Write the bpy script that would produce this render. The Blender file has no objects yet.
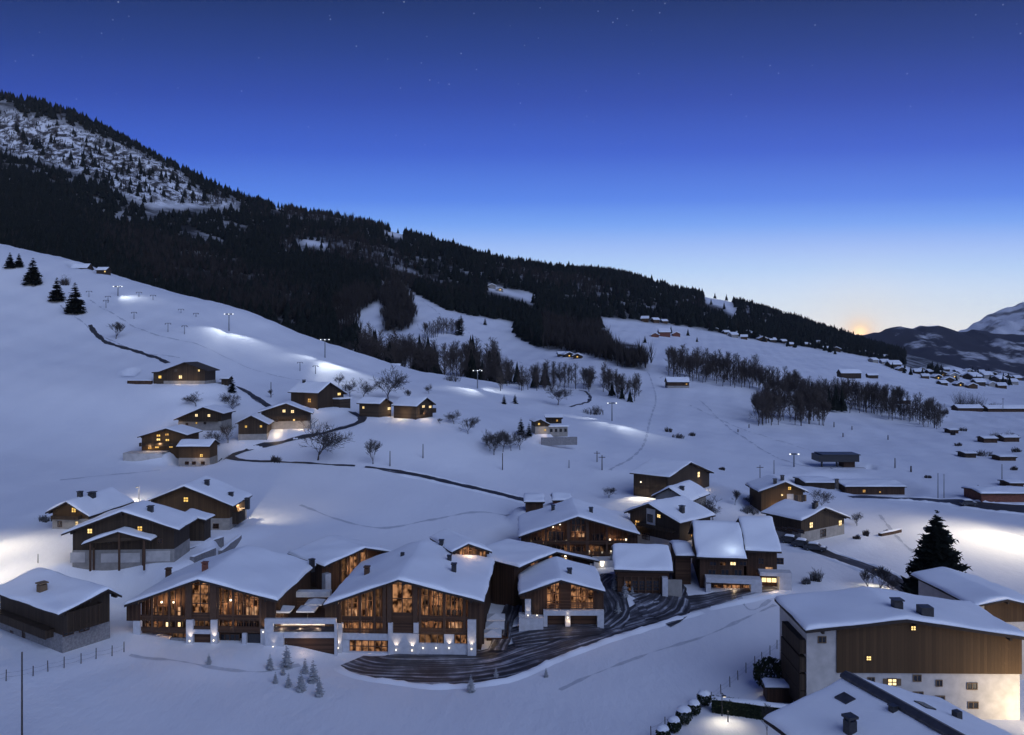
import bpy, math, random
import numpy as np
from mathutils import Vector, Matrix

random.seed(7); RNG = np.random.default_rng(7)
scene = bpy.context.scene
col = scene.collection
F = 800.0; CX = 512.0; HY = 345.0; CZ = 42.0      # focal length in px, horizon row, camera height

def P(px, py, Y):
    return Vector(((px-CX)/F*Y, Y, CZ-(py-HY)/F*Y))

# ------------------------------------------------------------------ materials
def lin(c):
    return tuple(((v/255)/12.92 if v/255 <= .04045 else ((v/255+.055)/1.055)**2.4) for v in c)

MATS = {}
def nodemat(name):
    m = bpy.data.materials.new(name); m.use_nodes = True
    nt = m.node_tree; b = nt.nodes['Principled BSDF']
    MATS[name] = m
    return m, nt, b

def N(nt, t, **kw):
    n = nt.nodes.new(t)
    for k, v in kw.items(): setattr(n, k, v)
    return n

def ramp(nt, stops, fac=None, interp='LINEAR'):
    r = N(nt, 'ShaderNodeValToRGB'); cr = r.color_ramp; cr.interpolation = interp
    while len(cr.elements) > 1: cr.elements.remove(cr.elements[-1])
    cr.elements[0].position = stops[0][0]; cr.elements[0].color = (*stops[0][1], 1)
    for p, c in stops[1:]:
        e = cr.elements.new(p); e.color = (*c, 1)
    if fac is not None: nt.links.new(fac, r.inputs['Fac'])
    return r

def objco(nt, scale=(1, 1, 1), kind='Object'):
    tc = N(nt, 'ShaderNodeTexCoord'); mp = N(nt, 'ShaderNodeMapping')
    mp.inputs['Scale'].default_value = scale
    nt.links.new(tc.outputs[kind], mp.inputs['Vector'])
    return mp.outputs['Vector']

def noise(nt, vec, scale, detail=4, rough=.55):
    n = N(nt, 'ShaderNodeTexNoise')
    n.inputs['Scale'].default_value = scale; n.inputs['Detail'].default_value = detail
    n.inputs['Roughness'].default_value = rough
    nt.links.new(vec, n.inputs['Vector'])
    return n.outputs['Fac']

def bump(nt, b, h, strength=.3, dist=.1):
    bp = N(nt, 'ShaderNodeBump'); bp.inputs['Strength'].default_value = strength
    bp.inputs['Distance'].default_value = dist
    nt.links.new(h, bp.inputs['Height']); nt.links.new(bp.outputs['Normal'], b.inputs['Normal'])

def simple(name, c, rough=.8, var=.35, scale=2.0, stretch=(1, 1, 1), bs=.25, metal=0, spec=.3):
    m, nt, b = nodemat(name)
    v = objco(nt, stretch); f = noise(nt, v, scale, 5)
    lo = tuple(x*(1-var) for x in c); hi = tuple(min(1, x*(1+var)) for x in c)
    r = ramp(nt, [(.3, lo), (.7, hi)], f)
    nt.links.new(r.outputs['Color'], b.inputs['Base Color'])
    b.inputs['Roughness'].default_value = rough; b.inputs['Metallic'].default_value = metal
    b.inputs['Specular IOR Level'].default_value = spec
    if bs: bump(nt, b, f, bs, .05)
    return m

def wood(name, c, plank=6.0, vertical=True, var=.4, joint=.25):
    """boards: hard joints across, long grain along"""
    m, nt, b = nodemat(name)
    v = objco(nt)
    sx = N(nt, 'ShaderNodeSeparateXYZ'); nt.links.new(v, sx.inputs[0])
    a = N(nt, 'ShaderNodeMath', operation='ADD')
    if vertical:
        nt.links.new(sx.outputs['X'], a.inputs[0]); nt.links.new(sx.outputs['Y'], a.inputs[1])
    else:
        nt.links.new(sx.outputs['Z'], a.inputs[0]); a.inputs[1].default_value = 0
    mu = N(nt, 'ShaderNodeMath', operation='MULTIPLY'); nt.links.new(a.outputs[0], mu.inputs[0]); mu.inputs[1].default_value = plank
    fr = N(nt, 'ShaderNodeMath', operation='FRACT'); nt.links.new(mu.outputs[0], fr.inputs[0])
    fl = N(nt, 'ShaderNodeMath', operation='FLOOR'); nt.links.new(mu.outputs[0], fl.inputs[0])
    wn = N(nt, 'ShaderNodeTexWhiteNoise', noise_dimensions='1D'); nt.links.new(fl.outputs[0], wn.inputs['W'])
    gr = noise(nt, objco(nt, (8, 8, .8) if vertical else (.8, .8, 10)), 2.0, 5)
    mx = N(nt, 'ShaderNodeMix'); mx.data_type = 'FLOAT'; mx.inputs[0].default_value = .5
    nt.links.new(wn.outputs['Value'], mx.inputs[2]); nt.links.new(gr, mx.inputs[3])
    r = ramp(nt, [(.2, tuple(x*(1-var) for x in c)), (.8, tuple(x*(1+var) for x in c))], mx.outputs[0])
    jr = ramp(nt, [(0, (joint,)*3), (.1, (1,)*3), (.92, (1,)*3), (1, (joint,)*3)], fr.outputs[0])
    mm = N(nt, 'ShaderNodeMix'); mm.data_type = 'RGBA'; mm.blend_type = 'MULTIPLY'; mm.inputs[0].default_value = 1
    nt.links.new(r.outputs['Color'], mm.inputs[6]); nt.links.new(jr.outputs['Color'], mm.inputs[7])
    nt.links.new(mm.outputs[2], b.inputs['Base Color'])
    b.inputs['Roughness'].default_value = .75; b.inputs['Specular IOR Level'].default_value = .25
    bump(nt, b, jr.outputs['Color'], .4, .03)
    return m

def emit(name, c, s, var=0, scale=1.2, c2=None):
    m = bpy.data.materials.new(name); m.use_nodes = True; nt = m.node_tree; nt.nodes.clear()
    o = N(nt, 'ShaderNodeOutputMaterial'); e = N(nt, 'ShaderNodeEmission')
    e.inputs['Color'].default_value = (*c, 1); e.inputs['Strength'].default_value = s
    if var:
        f = noise(nt, objco(nt, (1.5, 1.5, 1.0)), scale, 1.5)
        r = ramp(nt, [(.38, c2 or tuple(x*.15 for x in c)), (.66, c)], f)
        nt.links.new(r.outputs['Color'], e.inputs['Color'])
    nt.links.new(e.outputs[0], o.inputs[0]); MATS[name] = m
    return m

def snowmat(name, c=(.80, .82, .86), big=.25, bs=.25):
    m, nt, b = nodemat(name)
    v = objco(nt)
    f1 = noise(nt, v, big, 4); f2 = noise(nt, v, 2.2, 6, .65)
    r = ramp(nt, [(.3, tuple(x*.94 for x in c)), (.7, c)], f1)
    nt.links.new(r.outputs['Color'], b.inputs['Base Color'])
    b.inputs['Roughness'].default_value = .65; b.inputs['Specular IOR Level'].default_value = .2
    bump(nt, b, f2, bs, .12)
    return m

SNOW = snowmat('snow', (.88, .90, .93))
WOOD = wood('dark_larch', (.068, .036, .021), 5.5)
WOODH = wood('dark_larch_boards', (.078, .040, .023), 5.0, False)
OLDWOOD = wood('weathered_wood', (.048, .032, .021), 4.0, True, .3, .45)
OLDWOODH = wood('weathered_boards', (.058, .040, .026), 3.6, False, .3, .45)
CLAD = wood('brown_cladding', (.082, .046, .021), 2.6, True, .2, .65)
ROOFW = simple('roof_timber', (.035, .026, .022), .8, .3, 3)
BEAM = simple('beam_timber', (.085, .046, .027), .7, .35, 3, (6, 6, .6))
STONE = simple('grey_stone', (.22, .21, .21), .85, .3, 3.5, bs=.5)
PLASTER = simple('white_plaster', (.47, .44, .41), .9, .16, .8, bs=.2)
GREYPL = simple('grey_plaster', (.28, .26, .235), .9, .18, 1.0, bs=.15)
CONC = simple('pale_concrete', (.50, .50, .52), .85, .12, 1.6)
METAL = simple('dark_metal', (.05, .05, .055), .45, .2, 4, metal=.6)
GALV = simple('galvanised_steel', (.16, .17, .19), .5, .2, 4, metal=.4)
DARKGL = simple('dark_glass', (.012, .014, .02), .25, .1, 1, bs=0, spec=.6)
BARK = simple('bark', (.055, .043, .036), .9, .3, 4)
TWIG = simple('frosted_twigs', (.060, .054, .054), .9, .3, 2, bs=0)
TWIGB = simple('brown_twigs', (.062, .050, .045), .9, .3, 2, bs=0)
NEEDLE = simple('dark_needles', (.009, .012, .010), .9, .45, 1.5, bs=0, spec=.1)
HEDGE = simple('hedge_leaves', (.025, .034, .020), .9, .5, 5, bs=0, spec=.1)
SHUT = simple('shutter_wood', (.16, .105, .06), .7, .25, 3)
CANVAS = simple('pale_canvas', (.55, .55, .56), .9, .06, 3, bs=.05)
REDW = simple('red_brown_wall', (.16, .06, .04), .8, .3, 2)
CARP = simple('dark_car_paint', (.03, .032, .04), .3, .15, 2, bs=0, spec=.6)
RUBBER = simple('black_rubber', (.02, .02, .02), .8, .2, 3, bs=0)
COPPER = simple('roof_metal', (.06, .06, .07), .5, .25, 2, metal=.3)
# lit panes
GLOW_Y = emit('yellow_window_light', (1.0, .66, .18), 1.5, 1, 2.2, (.62, .34, .07))
GLOW_Y2 = emit('amber_window_light', (1.0, .56, .16), 1.0, 1, 2.6, (.40, .20, .05))
GLOW_Y3 = emit('pale_window_light', (1.0, .74, .30), 1.9, 1, 1.8, (.85, .55, .18))
GLOW_W = emit('warm_window_light', (1.0, .80, .42), 1.9, 1, 2.0, (.9, .62, .28))
GLOW_O = emit('lit_room_amber', (1.0, .46, .21), .50, 1, 1.1, (.035, .014, .007))
GLOW_D = emit('lit_room_dim', (.70, .34, .16), .26, 1, 1.0, (.025, .011, .006))
GLOW_L = emit('lit_room_bright', (1.0, .56, .30), .72, 1, 1.0, (.12, .05, .025))
LAMP = emit('lamp_glow', (1.0, .86, .64), 3.0)
FLOOD = emit('flood_lamp', (.92, .96, 1.0), 1.6)

# needles and branches that carry snow where they face the sky
def snowy(name, base, thr=.45, soft=.25, amount=.75):
    m, nt, b = nodemat(name)
    g = N(nt, 'ShaderNodeNewGeometry'); s = N(nt, 'ShaderNodeSeparateXYZ'); nt.links.new(g.outputs['Normal'], s.inputs[0])
    f = noise(nt, objco(nt), 1.8, 4)
    a = N(nt, 'ShaderNodeMath', operation='ABSOLUTE'); nt.links.new(s.outputs['Z'], a.inputs[0])
    ad = N(nt, 'ShaderNodeMath', operation='MULTIPLY_ADD'); nt.links.new(f, ad.inputs[0]); ad.inputs[1].default_value = .6
    nt.links.new(a.outputs[0], ad.inputs[2])
    r = ramp(nt, [(thr+.1, base), (thr+.1+soft, tuple(amount*x for x in (.8, .82, .86)))], ad.outputs[0])
    nt.links.new(r.outputs['Color'], b.inputs['Base Color'])
    b.inputs['Roughness'].default_value = .85; b.inputs['Specular IOR Level'].default_value = .1
    return m
SNOWFIR = snowy('snowy_needles', (.030, .040, .034), .46, .45, .42)
SNOWTWIG = snowy('snowy_shrub', (.085, .078, .075), .55, .5, .5)

# ------------------------------------------------------------------ mesh helper
class MB:
    def __init__(s): s.v = []; s.f = []; s.m = []
    def add(s, vs, fs, mi=0):
        o = len(s.v); s.v += [tuple(v) for v in vs]
        for f in fs: s.f.append(tuple(i+o for i in f)); s.m.append(mi)
        return s
    def box(s, x0, x1, y0, y1, z0, z1, mi=0):
        v = [(x0,y0,z0),(x1,y0,z0),(x1,y1,z0),(x0,y1,z0),(x0,y0,z1),(x1,y0,z1),(x1,y1,z1),(x0,y1,z1)]
        return s.add(v, [(0,3,2,1),(4,5,6,7),(0,1,5,4),(1,2,6,5),(2,3,7,6),(3,0,4,7)], mi)
    def prism(s, poly, y0, y1, mi=0):
        n = len(poly)   # poly in (x,z), counter-clockwise seen from -y
        v = [(x, y0, z) for x, z in poly]+[(x, y1, z) for x, z in poly]
        f = [tuple(range(n)), tuple(range(2*n-1, n-1, -1))]
        f += [(i, i+n, (i+1) % n+n, (i+1) % n) for i in range(n)]
        return s.add(v, f, mi)
    def tube(s, p0, p1, r0, r1, n=5, mi=0, cap=True):
        p0 = Vector(p0); p1 = Vector(p1); d = (p1-p0)
        if d.length < 1e-6: return s
        d.normalize(); a = d.orthogonal().normalized(); b = d.cross(a)
        v = []
        for p, r in ((p0, r0), (p1, r1)):
            for i in range(n):
                t = 2*math.pi*i/n; v.append(p+a*(r*math.cos(t))+b*(r*math.sin(t)))
        f = [(i, (i+1) % n, (i+1) % n+n, i+n) for i in range(n)]
        if cap: f += [tuple(range(n-1, -1, -1)), tuple(range(n, 2*n))]
        return s.add(v, f, mi)
    def mesh(s, name, mats, smooth=False):
        me = bpy.data.meshes.new(name); me.from_pydata(s.v, [], s.f)
        if not isinstance(mats, (list, tuple)): mats = [mats]
        for m in mats: me.materials.append(m)
        if len(mats) > 1: me.polygons.foreach_set('material_index', s.m)
        if smooth: me.polygons.foreach_set('use_smooth', [True]*len(s.f))
        me.update(); return me
    def build(s, name, mats, parent=None, smooth=False):
        if not s.f: return None
        o = bpy.data.objects.new(name, s.mesh(name, mats, smooth)); col.objects.link(o)
        if parent is not None: o.parent = parent
        return o

def tag(o, label, cat, group=None, kind=None):
    if label: o['label'] = label
    if cat: o['category'] = cat
    if group: o['group'] = group
    if kind: o['kind'] = kind
    return o
def empty(name, loc, rz=0, label=None, cat=None, group=None):
    o = bpy.data.objects.new(name, None); col.objects.link(o)
    o.location = loc; o.rotation_euler = (0, 0, rz); o.empty_display_size = .5
    return tag(o, label, cat, group)
def copy_tree(o, parent=None):
    c = o.copy(); col.objects.link(c)
    if parent is not None: c.parent = parent
    for ch in o.children: copy_tree(ch, c)
    return c
def light(kind, loc, power, color=(1, .72, .42), size=.15, target=None, cone=None, blend=.8):
    l = bpy.data.lights.new('lamp_light', kind); l.energy = power; l.color = color
    l.shadow_soft_size = size
    o = bpy.data.objects.new('lamp_light', l); col.objects.link(o); o.location = loc
    if target is not None:
        d = Vector(target)-Vector(loc); o.rotation_euler = d.to_track_quat('-Z', 'Y').to_euler()
    if cone: l.spot_size = math.radians(cone); l.spot_blend = blend
    return o

# ------------------------------------------------------------------ terrain
KN = [-300, 0, 80, 180, 250, 340, 430, 520, 600, 680, 760, 850, 940, 1024, 1300]
ROWS = [  # (distance, 'z' heights or 'p' image rows along the knots)
 (10, 'z', [1,.8,.5,.2,0,0,0,0,0,0,0,0,0,0,0]),
 (80, 'z', [2,1.5,1,.4,.1,0,0,0,0,0,0,0,0,0,0]),
 (110,'z', [3,2.7,2.4,1.2,.6,-.2,-.5,-.2,0,.3,.4,.3,.2,.2,.4]),
 (130,'z', [8,7.2,7.0,5.5,3.5,1.5,.5,.6,.8,1.5,1.9,1.6,1.2,1,1]),
 (150,'z', [9,8.4,8,7.3,6,4,2.2,1.4,1.2,1.8,2.0,1.6,1.2,1,1]),
 (200,'z', [14,13,12,11.8,12.3,12,10,7,5.6,5.4,3,1.5,1,.5,.5]),
 (225,'z', [20,19,18.5,18,18.3,18.6,17,11.2,8,5.9,3.2,1.5,1,.6,.6]),
 (250,'z', [30,29,29.5,30,25,22.6,21,14,9.5,6.5,4,2.2,1.5,1.2,1]),
 (290,'p', [340,345,350,345,370,386,396,416,430,440,446,452,455,458,458]),
 (340,'p', [290,300,305,312,335,362,384,400,412,420,428,436,440,442,443]),
 (385,'p', [240,258,272,293,312,347,372,386,399,406,415,424,430,431,431]),
 (420,'p', [222,243,263,297,322,357,379,391,393,396,404,420,425,426,426]),
 (480,'p', [240,262,292,330,350,366,376,373,373,379,389,402,412,416,416]),
 (600,'p', [235,256,286,320,340,350,346,356,353,359,369,385,398,402,404]),
 (800,'p', [205,226,250,275,295,301,306,326,337,346,356,369,388,396,398]),
 (1000,'p',[170,190,215,240,255,262,285,300,320,333,344,358,379,391,394]),
 (1300,'p',[120,142,158,197,217,228,251,271,288,308,328,350,372,387,392]),
 (1500,'p',[80,98,118,170,203,219,243,266,276,300,318,345,368,386,392]),
 (1800,'z',[500,500,480,385,318,286,236,190,206,160,124,56,2,-40,-50]),
 (2200,'z',[380,360,330,300,250,220,180,150,170,130,98,50,-10,-70,-80]),
 (2700,'z',[250,240,220,200,150,120,100,80,90,70,50,30,-20,-90,-100]),
]
def pchip(x, y, xq):
    x = np.asarray(x, float); y = np.asarray(y, float)
    h = np.diff(x); d = np.diff(y, axis=0)/h.reshape((-1,)+(1,)*(y.ndim-1))
    m = np.zeros_like(y)
    w1 = (2*h[1:]+h[:-1]).reshape((-1,)+(1,)*(y.ndim-1)); w2 = (h[1:]+2*h[:-1]).reshape((-1,)+(1,)*(y.ndim-1))
    with np.errstate(divide='ignore', invalid='ignore'):
        mm = (w1+w2)/(w1/d[:-1]+w2/d[1:])
    m[1:-1] = np.where(d[:-1]*d[1:] > 0, mm, 0); m[0] = d[0]; m[-1] = d[-1]
    i = np.clip(np.searchsorted(x, xq)-1, 0, len(h)-1)
    sh = (-1,)+(1,)*(y.ndim-1)
    t = ((xq-x[i])/h[i]).reshape(sh); hh = h[i].reshape(sh)
    return ((2*t**3-3*t**2+1)*y[i]+(t**3-2*t**2+t)*hh*m[i]+(-2*t**3+3*t**2)*y[i+1]+(t**3-t**2)*hh*m[i+1])
PXG = np.arange(-300, 1301, 5.0)
YS = np.array([r[0] for r in ROWS], float)
TZ = []
for Y, k, vals in ROWS:
    vals = np.array(vals, float)
    z = vals if k == 'z' else CZ-(vals-HY)/F*Y
    TZ.append(pchip(KN, z, PXG))
TZ = np.array(TZ)
LYG = np.linspace(math.log(10), math.log(2700), 520)
TAB = pchip(np.log(YS), TZ, LYG)
def blur(a, n, ax):
    for _ in range(n):
        p = np.concatenate([a.take([0], ax), a, a.take([-1], ax)], ax)
        k = a.shape[ax]
        a = .25*p.take(range(0, k), ax)+.5*p.take(range(1, k+1), ax)+.25*p.take(range(2, k+2), ax)
    return a
TAB = blur(blur(TAB, 14, 1), 5, 0)
PADS = []
def H0(X, Y):
    X = np.asarray(X, float); Y = np.asarray(Y, float)
    px = np.clip(CX+F*X/np.maximum(Y, 10), -300, 1299.9); ly = np.clip(np.log(np.maximum(Y, 10)), LYG[0], LYG[-1]-1e-6)
    a = (px+300)/5; b = (ly-LYG[0])/(LYG[1]-LYG[0])
    i = np.minimum(a.astype(int), len(PXG)-2); j = np.minimum(b.astype(int), len(LYG)-2); a = a-i; b = b-j
    z = (TAB[j, i]*(1-a)+TAB[j, i+1]*a)*(1-b)+(TAB[j+1, i]*(1-a)+TAB[j+1, i+1]*a)*b
    amp = .12+.0016*np.clip(Y-150, 0, 400)
    z = z+amp*(np.sin(X*.11+1.3*np.sin(Y*.05))*np.sin(Y*.093+.7)+.5*np.sin(X*.31+Y*.17)*np.sin(Y*.27-X*.12+2)+.22*np.sin(X*.83+2*np.sin(Y*.21))*np.sin(Y*.55+X*.2)+.10*np.sin(X*1.9+Y*.7)*np.sin(Y*1.3-X*.6))
    return z
def H(X, Y):
    z = H0(X, Y); X = np.asarray(X, float); Y = np.asarray(Y, float)
    for (x, y, zz, r) in PADS:
        d = np.hypot(X-x, Y-y)
        w = np.clip((1.7*r-d)/(.7*r), 0, 1); w = w*w*(3-2*w)
        z = z*(1-w)+zz*w
    return z
_ys = np.geomspace(20, 2650, 2600)
def at(px, py, lift=0):
    """the point of the ground seen at a place of the photograph"""
    z = H((px-CX)/F*_ys, _ys); r = CZ-(py-HY)/F*_ys
    k = np.argmax(z >= r)
    if z[k] < r[k]: k = int(np.argmin(r-z))
    Y = _ys[k]
    if k > 0:
        a = r[k-1]-z[k-1]; b = r[k]-z[k]
        if a > 0 and b <= 0: Y = _ys[k-1]+(_ys[k]-_ys[k-1])*a/(a-b)
    return Vector(((px-CX)/F*Y, Y, float(H(np.array([(px-CX)/F*Y]), np.array([Y]))[0])+lift))
def ground(px, Y):
    x = (px-CX)/F*Y
    return Vector((x, Y, float(H(np.array([x]), np.array([Y]))[0])))
def gz(x, y): return float(H(np.array([x]), np.array([y]))[0])
def inpoly(px, py, poly):
    px = np.asarray(px, float); py = np.asarray(py, float); r = np.zeros(px.shape, bool)
    n = len(poly)
    for i in range(n):
        x0, y0 = poly[i]; x1, y1 = poly[(i+1) % n]
        if y0 == y1: continue
        c = ((y0 > py) != (y1 > py)) & (px < (x1-x0)*(py-y0)/(y1-y0)+x0)
        r ^= c
    return r
TWILIGHT_E = 1.45
# ------------------------------------------------------------------ houses
def edge_prof(d, r):
    t = np.clip(d/r, 0, 1); return np.sqrt(np.clip(1-(1-t)**2, 0, 1))
def graded(a, b, r, step):
    L = b-a; r = min(r, L*.3)
    e = [0, .05*r, .18*r, .45*r, r]
    n = max(2, int((L-2*r)/step))
    return np.array([a+x for x in e]+[a+r+(L-2*r)*i/n for i in range(1, n)]+[b-x for x in reversed(e)])
def snow_sheet(sec, y0, y1, t, seed=0, lift=0.0):
    """a rounded blanket of snow over a roof whose cross-section is the polyline sec"""
    sx = [p[0] for p in sec]; sz = [p[1] for p in sec]
    step = max(.7, (sx[-1]-sx[0])/22)
    xs = np.unique(np.concatenate([graded(sx[0], sx[-1], .55, step), np.array(sx[1:-1])]))
    ys = graded(y0, y1, .5, max(.8, (y1-y0)/20))
    X, Y = np.meshgrid(xs, ys)
    zz = (np.interp(X-.5, sx, sz)+np.interp(X+.5, sx, sz)+2*np.interp(X, sx, sz))/4
    zb = np.interp(X, sx, sz)
    e = edge_prof(np.minimum(X-sx[0], sx[-1]-X), .5)*edge_prof(np.minimum(Y-y0, y1-Y), .5)
    w = .30*np.sin(X*.55+seed)*np.sin(Y*.45+seed*2)+.16*np.sin(X*1.3+seed*3+Y*.8)+.10*np.sin(Y*2.1+X*1.4+seed)
    Z = np.maximum(zb+.01, zb*(1-e)+zz*e+lift+t*e*(1+w))
    X = X.copy(); Y = Y.copy(); jx = .07*np.sin(Y[:, 0]*.8+seed)+.025*np.sin(Y[:, 0]*2.1+seed*2); jy = .07*np.sin(X[0]*.9+seed)+.025*np.sin(X[0]*2.3)
    X[:, :3] -= jx[:, None]; X[:, -3:] += jx[::-1, None]; Y[:3] -= jy[None]; Y[-3:] += jy[None, ::-1]
    n, m = X.shape
    v = list(zip(X.ravel(), Y.ravel(), Z.ravel()))
    f = [(i*m+j, i*m+j+1, (i+1)*m+j+1, (i+1)*m+j) for i in range(n-1) for j in range(m-1)]
    b = MB(); b.add(v, f)
    # under side rim
    k = len(v); rim = [j for j in range(m)]+[i*m+m-1 for i in range(1, n)]+[(n-1)*m+j for j in range(m-2, -1, -1)]+[i*m for i in range(n-2, 0, -1)]
    b.v += [(v[i][0], v[i][1], zb.ravel()[i]+.012) for i in rim]
    q = len(rim)
    for i in range(q):
        b.f.append((rim[(i+1) % q], rim[i], k+i, k+(i+1) % q)); b.m.append(0)
    return b

class House: pass
HOUSES = []
def _inter(h, px, py, plane):
    """local point where the sight line through a pixel meets a plane of the house"""
    d = Vector(((px-CX)/F, 1, -(py-HY)/F)); c = Vector((0, 0, CZ))
    R = Matrix.Rotation(-h.th, 3, 'Z')
    cl = R @ (c-h.O); dl = R @ d
    p, n = plane
    t = (Vector(p)-cl).dot(Vector(n))/dl.dot(Vector(n))
    return cl+dl*t
def W2(h, p):
    return Matrix.Rotation(h.th, 3, 'Z') @ Vector(p) + h.O

def house(name, label, cat, px, Y, th, le, ap, re, L, base=None, of=1.0, ob=.6, ov=.8, wall=None, plinth=None,
          snow=.42, group=None, setback=0, slab=.24, roofmat=None, depth_down=1.6, pad=True, padk=.62, snow_only=None):
    h = House(); h.th = math.radians(th); h.Y = Y; h.L = L; h.of = of; h.ob = ob
    X = (px-CX)/F*Y
    z = CZ-(base-HY)/F*Y if base is not None else float(H0(np.array([X]), np.array([Y]))[0])
    h.O = Vector((X, Y, z))
    def g(q):
        if q[0] == 'l': return (q[1], q[2])
        p = _inter(h, q[0], q[1], ((0, -of, 0), (0, 1, 0))); return (p.x, p.z)
    h.le, h.ap, h.re = g(le), g(ap), g(re)
    h.root = r = empty(name, h.O, h.th, label, cat, group)
    h.sec = [h.le, h.ap, h.re]
    h.x0 = h.le[0]+ov; h.x1 = h.re[0]-ov; h.yF = setback
    rz = lambda x: float(np.interp(x, [p[0] for p in h.sec], [p[1] for p in h.sec]))
    h.rz = rz
    wall = wall or OLDWOOD
    zp = plinth[0] if plinth else -depth_down
    xa = h.ap[0]
    b = MB(); e = .02
    b.prism([(h.x0, zp), (h.x1, zp), (h.x1, rz(h.x1)-e), (xa, h.ap[1]-e), (h.x0, rz(h.x0)-e)], setback, L)
    b.build('wall', wall, r)
    if plinth:
        b = MB(); g_ = .04
        b.box(h.x0-g_, h.x1+g_, setback-g_, L+g_, -depth_down, zp); b.build('plinth', plinth[1], r)
    b = MB(); s = h.sec; t = slab
    b.prism([s[0], s[1], s[2], (s[2][0], s[2][1]+t), (s[1][0], s[1][1]+t), (s[0][0], s[0][1]+t)], -of, L+ob)
    # purlin ends under the gable overhang
    for fx in (.08, .5, .92):
        x = s[0][0]+(s[2][0]-s[0][0])*fx; zz = rz(x)
        b.box(x-.14, x+.14, -of+.15, setback+.2, zz-.34, zz-.02)
    h.roof = b.build('roof', roofmat or ROOFW, r)
    if snow:
        sec2 = [(x, z_+t) for x, z_ in s]
        sec2[0] = (sec2[0][0]-.03, sec2[0][1]); sec2[2] = (sec2[2][0]+.03, sec2[2][1])
        sd = random.random()*9
        snow_sheet(sec2, -of-.03, L+ob+.03, snow, sd).build('snow_cover', SNOW, h.roof, True)
    h.snow = snow+t if snow else t
    if pad:
        c = W2(h, ((h.x0+h.x1)/2, L/2, 0)); PADS.append((c.x, c.y, h.O.z, padk*max(h.x1-h.x0, L)))
    HOUSES.append(h)
    return h

def side_house(name, label, cat, px0, px1, base, Y, W, pye, pyr, th=90, **k):
    """ridge across the picture; the long wall with its eave faces the viewer"""
    zb = CZ-(base-HY)/F*Y; ze = CZ-(pye-HY)/F*Y; zr = CZ-(pyr-HY)/F*(Y+W/2)
    k.setdefault('of', .5); k.setdefault('ob', .5)
    L = (px1-px0)/F*Y-k['of']-k['ob']
    Yc = Y+W/2; Xr = (px1-CX)/F*Y-k['of']
    # base row of the anchor
    bp = HY+(CZ-zb)*F/Yc
    return house(name, label, cat, CX+Xr*F/Yc, Yc, th, ('l', -W/2, ze-zb), ('l', 0, zr-zb), ('l', W/2, ze-zb), L, base=bp, **k)

def plane(h, face, off=0.0):
    if face == 'F': return ((0, h.yF-off, 0), (0, 1, 0))
    if face == 'L': return ((h.x0-off, 0, 0), (1, 0, 0))
    if face == 'R': return ((h.x1+off, 0, 0), (1, 0, 0))
    i = 0 if face == 'SL' else 1
    a, b = h.sec[i], h.sec[i+1]
    return ((a[0], 0, a[1]+h.snow), (-(b[1]-a[1]), 0, b[0]-a[0]))
def onface(h, face, px, py, off=0.0):
    p = _inter(h, px, py, plane(h, face, off))
    return (p.x if face == 'F' else p.y), p.z
def fbox(h, b, face, u0, u1, z0, z1, d0, d1, mi=0):
    if face == 'F': b.box(u0, u1, h.yF-d1, h.yF-d0, z0, z1, mi)
    elif face == 'L': b.box(h.x0-d1, h.x0-d0, u0, u1, z0, z1, mi)
    else: b.box(h.x1+d0, h.x1+d1, u0, u1, z0, z1, mi)
def mscale(h, face):
    c = abs(math.cos(h.th)) if face == 'F' else abs(math.sin(h.th))
    if face != 'F':
        # oblique sight of a side wall
        X = h.O.x; c = max(abs(math.sin(h.th-math.atan2(X, h.Y))), .12)
    return h.Y/F/max(c, .2)
PANES = {'y': GLOW_Y, 'w': GLOW_W, 'd': DARKGL, 'o': GLOW_O, 'm': GLOW_D, 'b': GLOW_L}
def window(h, face, px, py, wpx, hpx, kind='y', shut=False, bars=(2, 2), frame=None, off=0.0):
    u, z = onface(h, face, px, py)
    k_ = .85 if kind in 'yw' and wpx < 6 else 1.0
    w = k_*wpx*mscale(h, face)/2; hh = k_*hpx*h.Y/F/2
    t = min(.09, w*.22); b = MB()
    fbox(h, b, face, u-w-t, u-w, z-hh-t, z+hh+t, off+.003, off+.09); fbox(h, b, face, u+w, u+w+t, z-hh-t, z+hh+t, off+.003, off+.09)
    fbox(h, b, face, u-w, u+w, z+hh, z+hh+t, off+.003, off+.088); fbox(h, b, face, u-w, u+w, z-hh-t, z-hh, off+.003, off+.11)
    bw = min(.05, w*.12)
    for i in range(1, bars[0]):
        x = u-w+2*w*i/bars[0]; fbox(h, b, face, x-bw, x+bw, z-hh, z+hh, off+.045, off+.075)
    for i in range(1, bars[1]):
        q = z-hh+2*hh*i/bars[1]; fbox(h, b, face, u-w, u+w, q-bw, q+bw, off+.047, off+.072)
    o = b.build('window', frame or BEAM, h.root)
    pm = PANES[kind] if kind != 'y' else random.choice([GLOW_Y, GLOW_Y, GLOW_Y2, GLOW_Y3])
    p = MB(); fbox(h, p, face, u-w+.002, u+w-.002, z-hh+.002, z+hh-.002, off+.004, off+.04); p.build('pane', pm, o)
    if shut:
        for s in (-1, 1):
            b = MB(); c = u+s*(w+t+w*.52); fbox(h, b, face, c-w*.5, c+w*.5, z-hh-t*.5, z+hh+t*.5, off+.003, off+.07)
            b.build('shutter', SHUT, o)
    return o
def wins(h, rows):
    for r in rows: window(h, *r)
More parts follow.
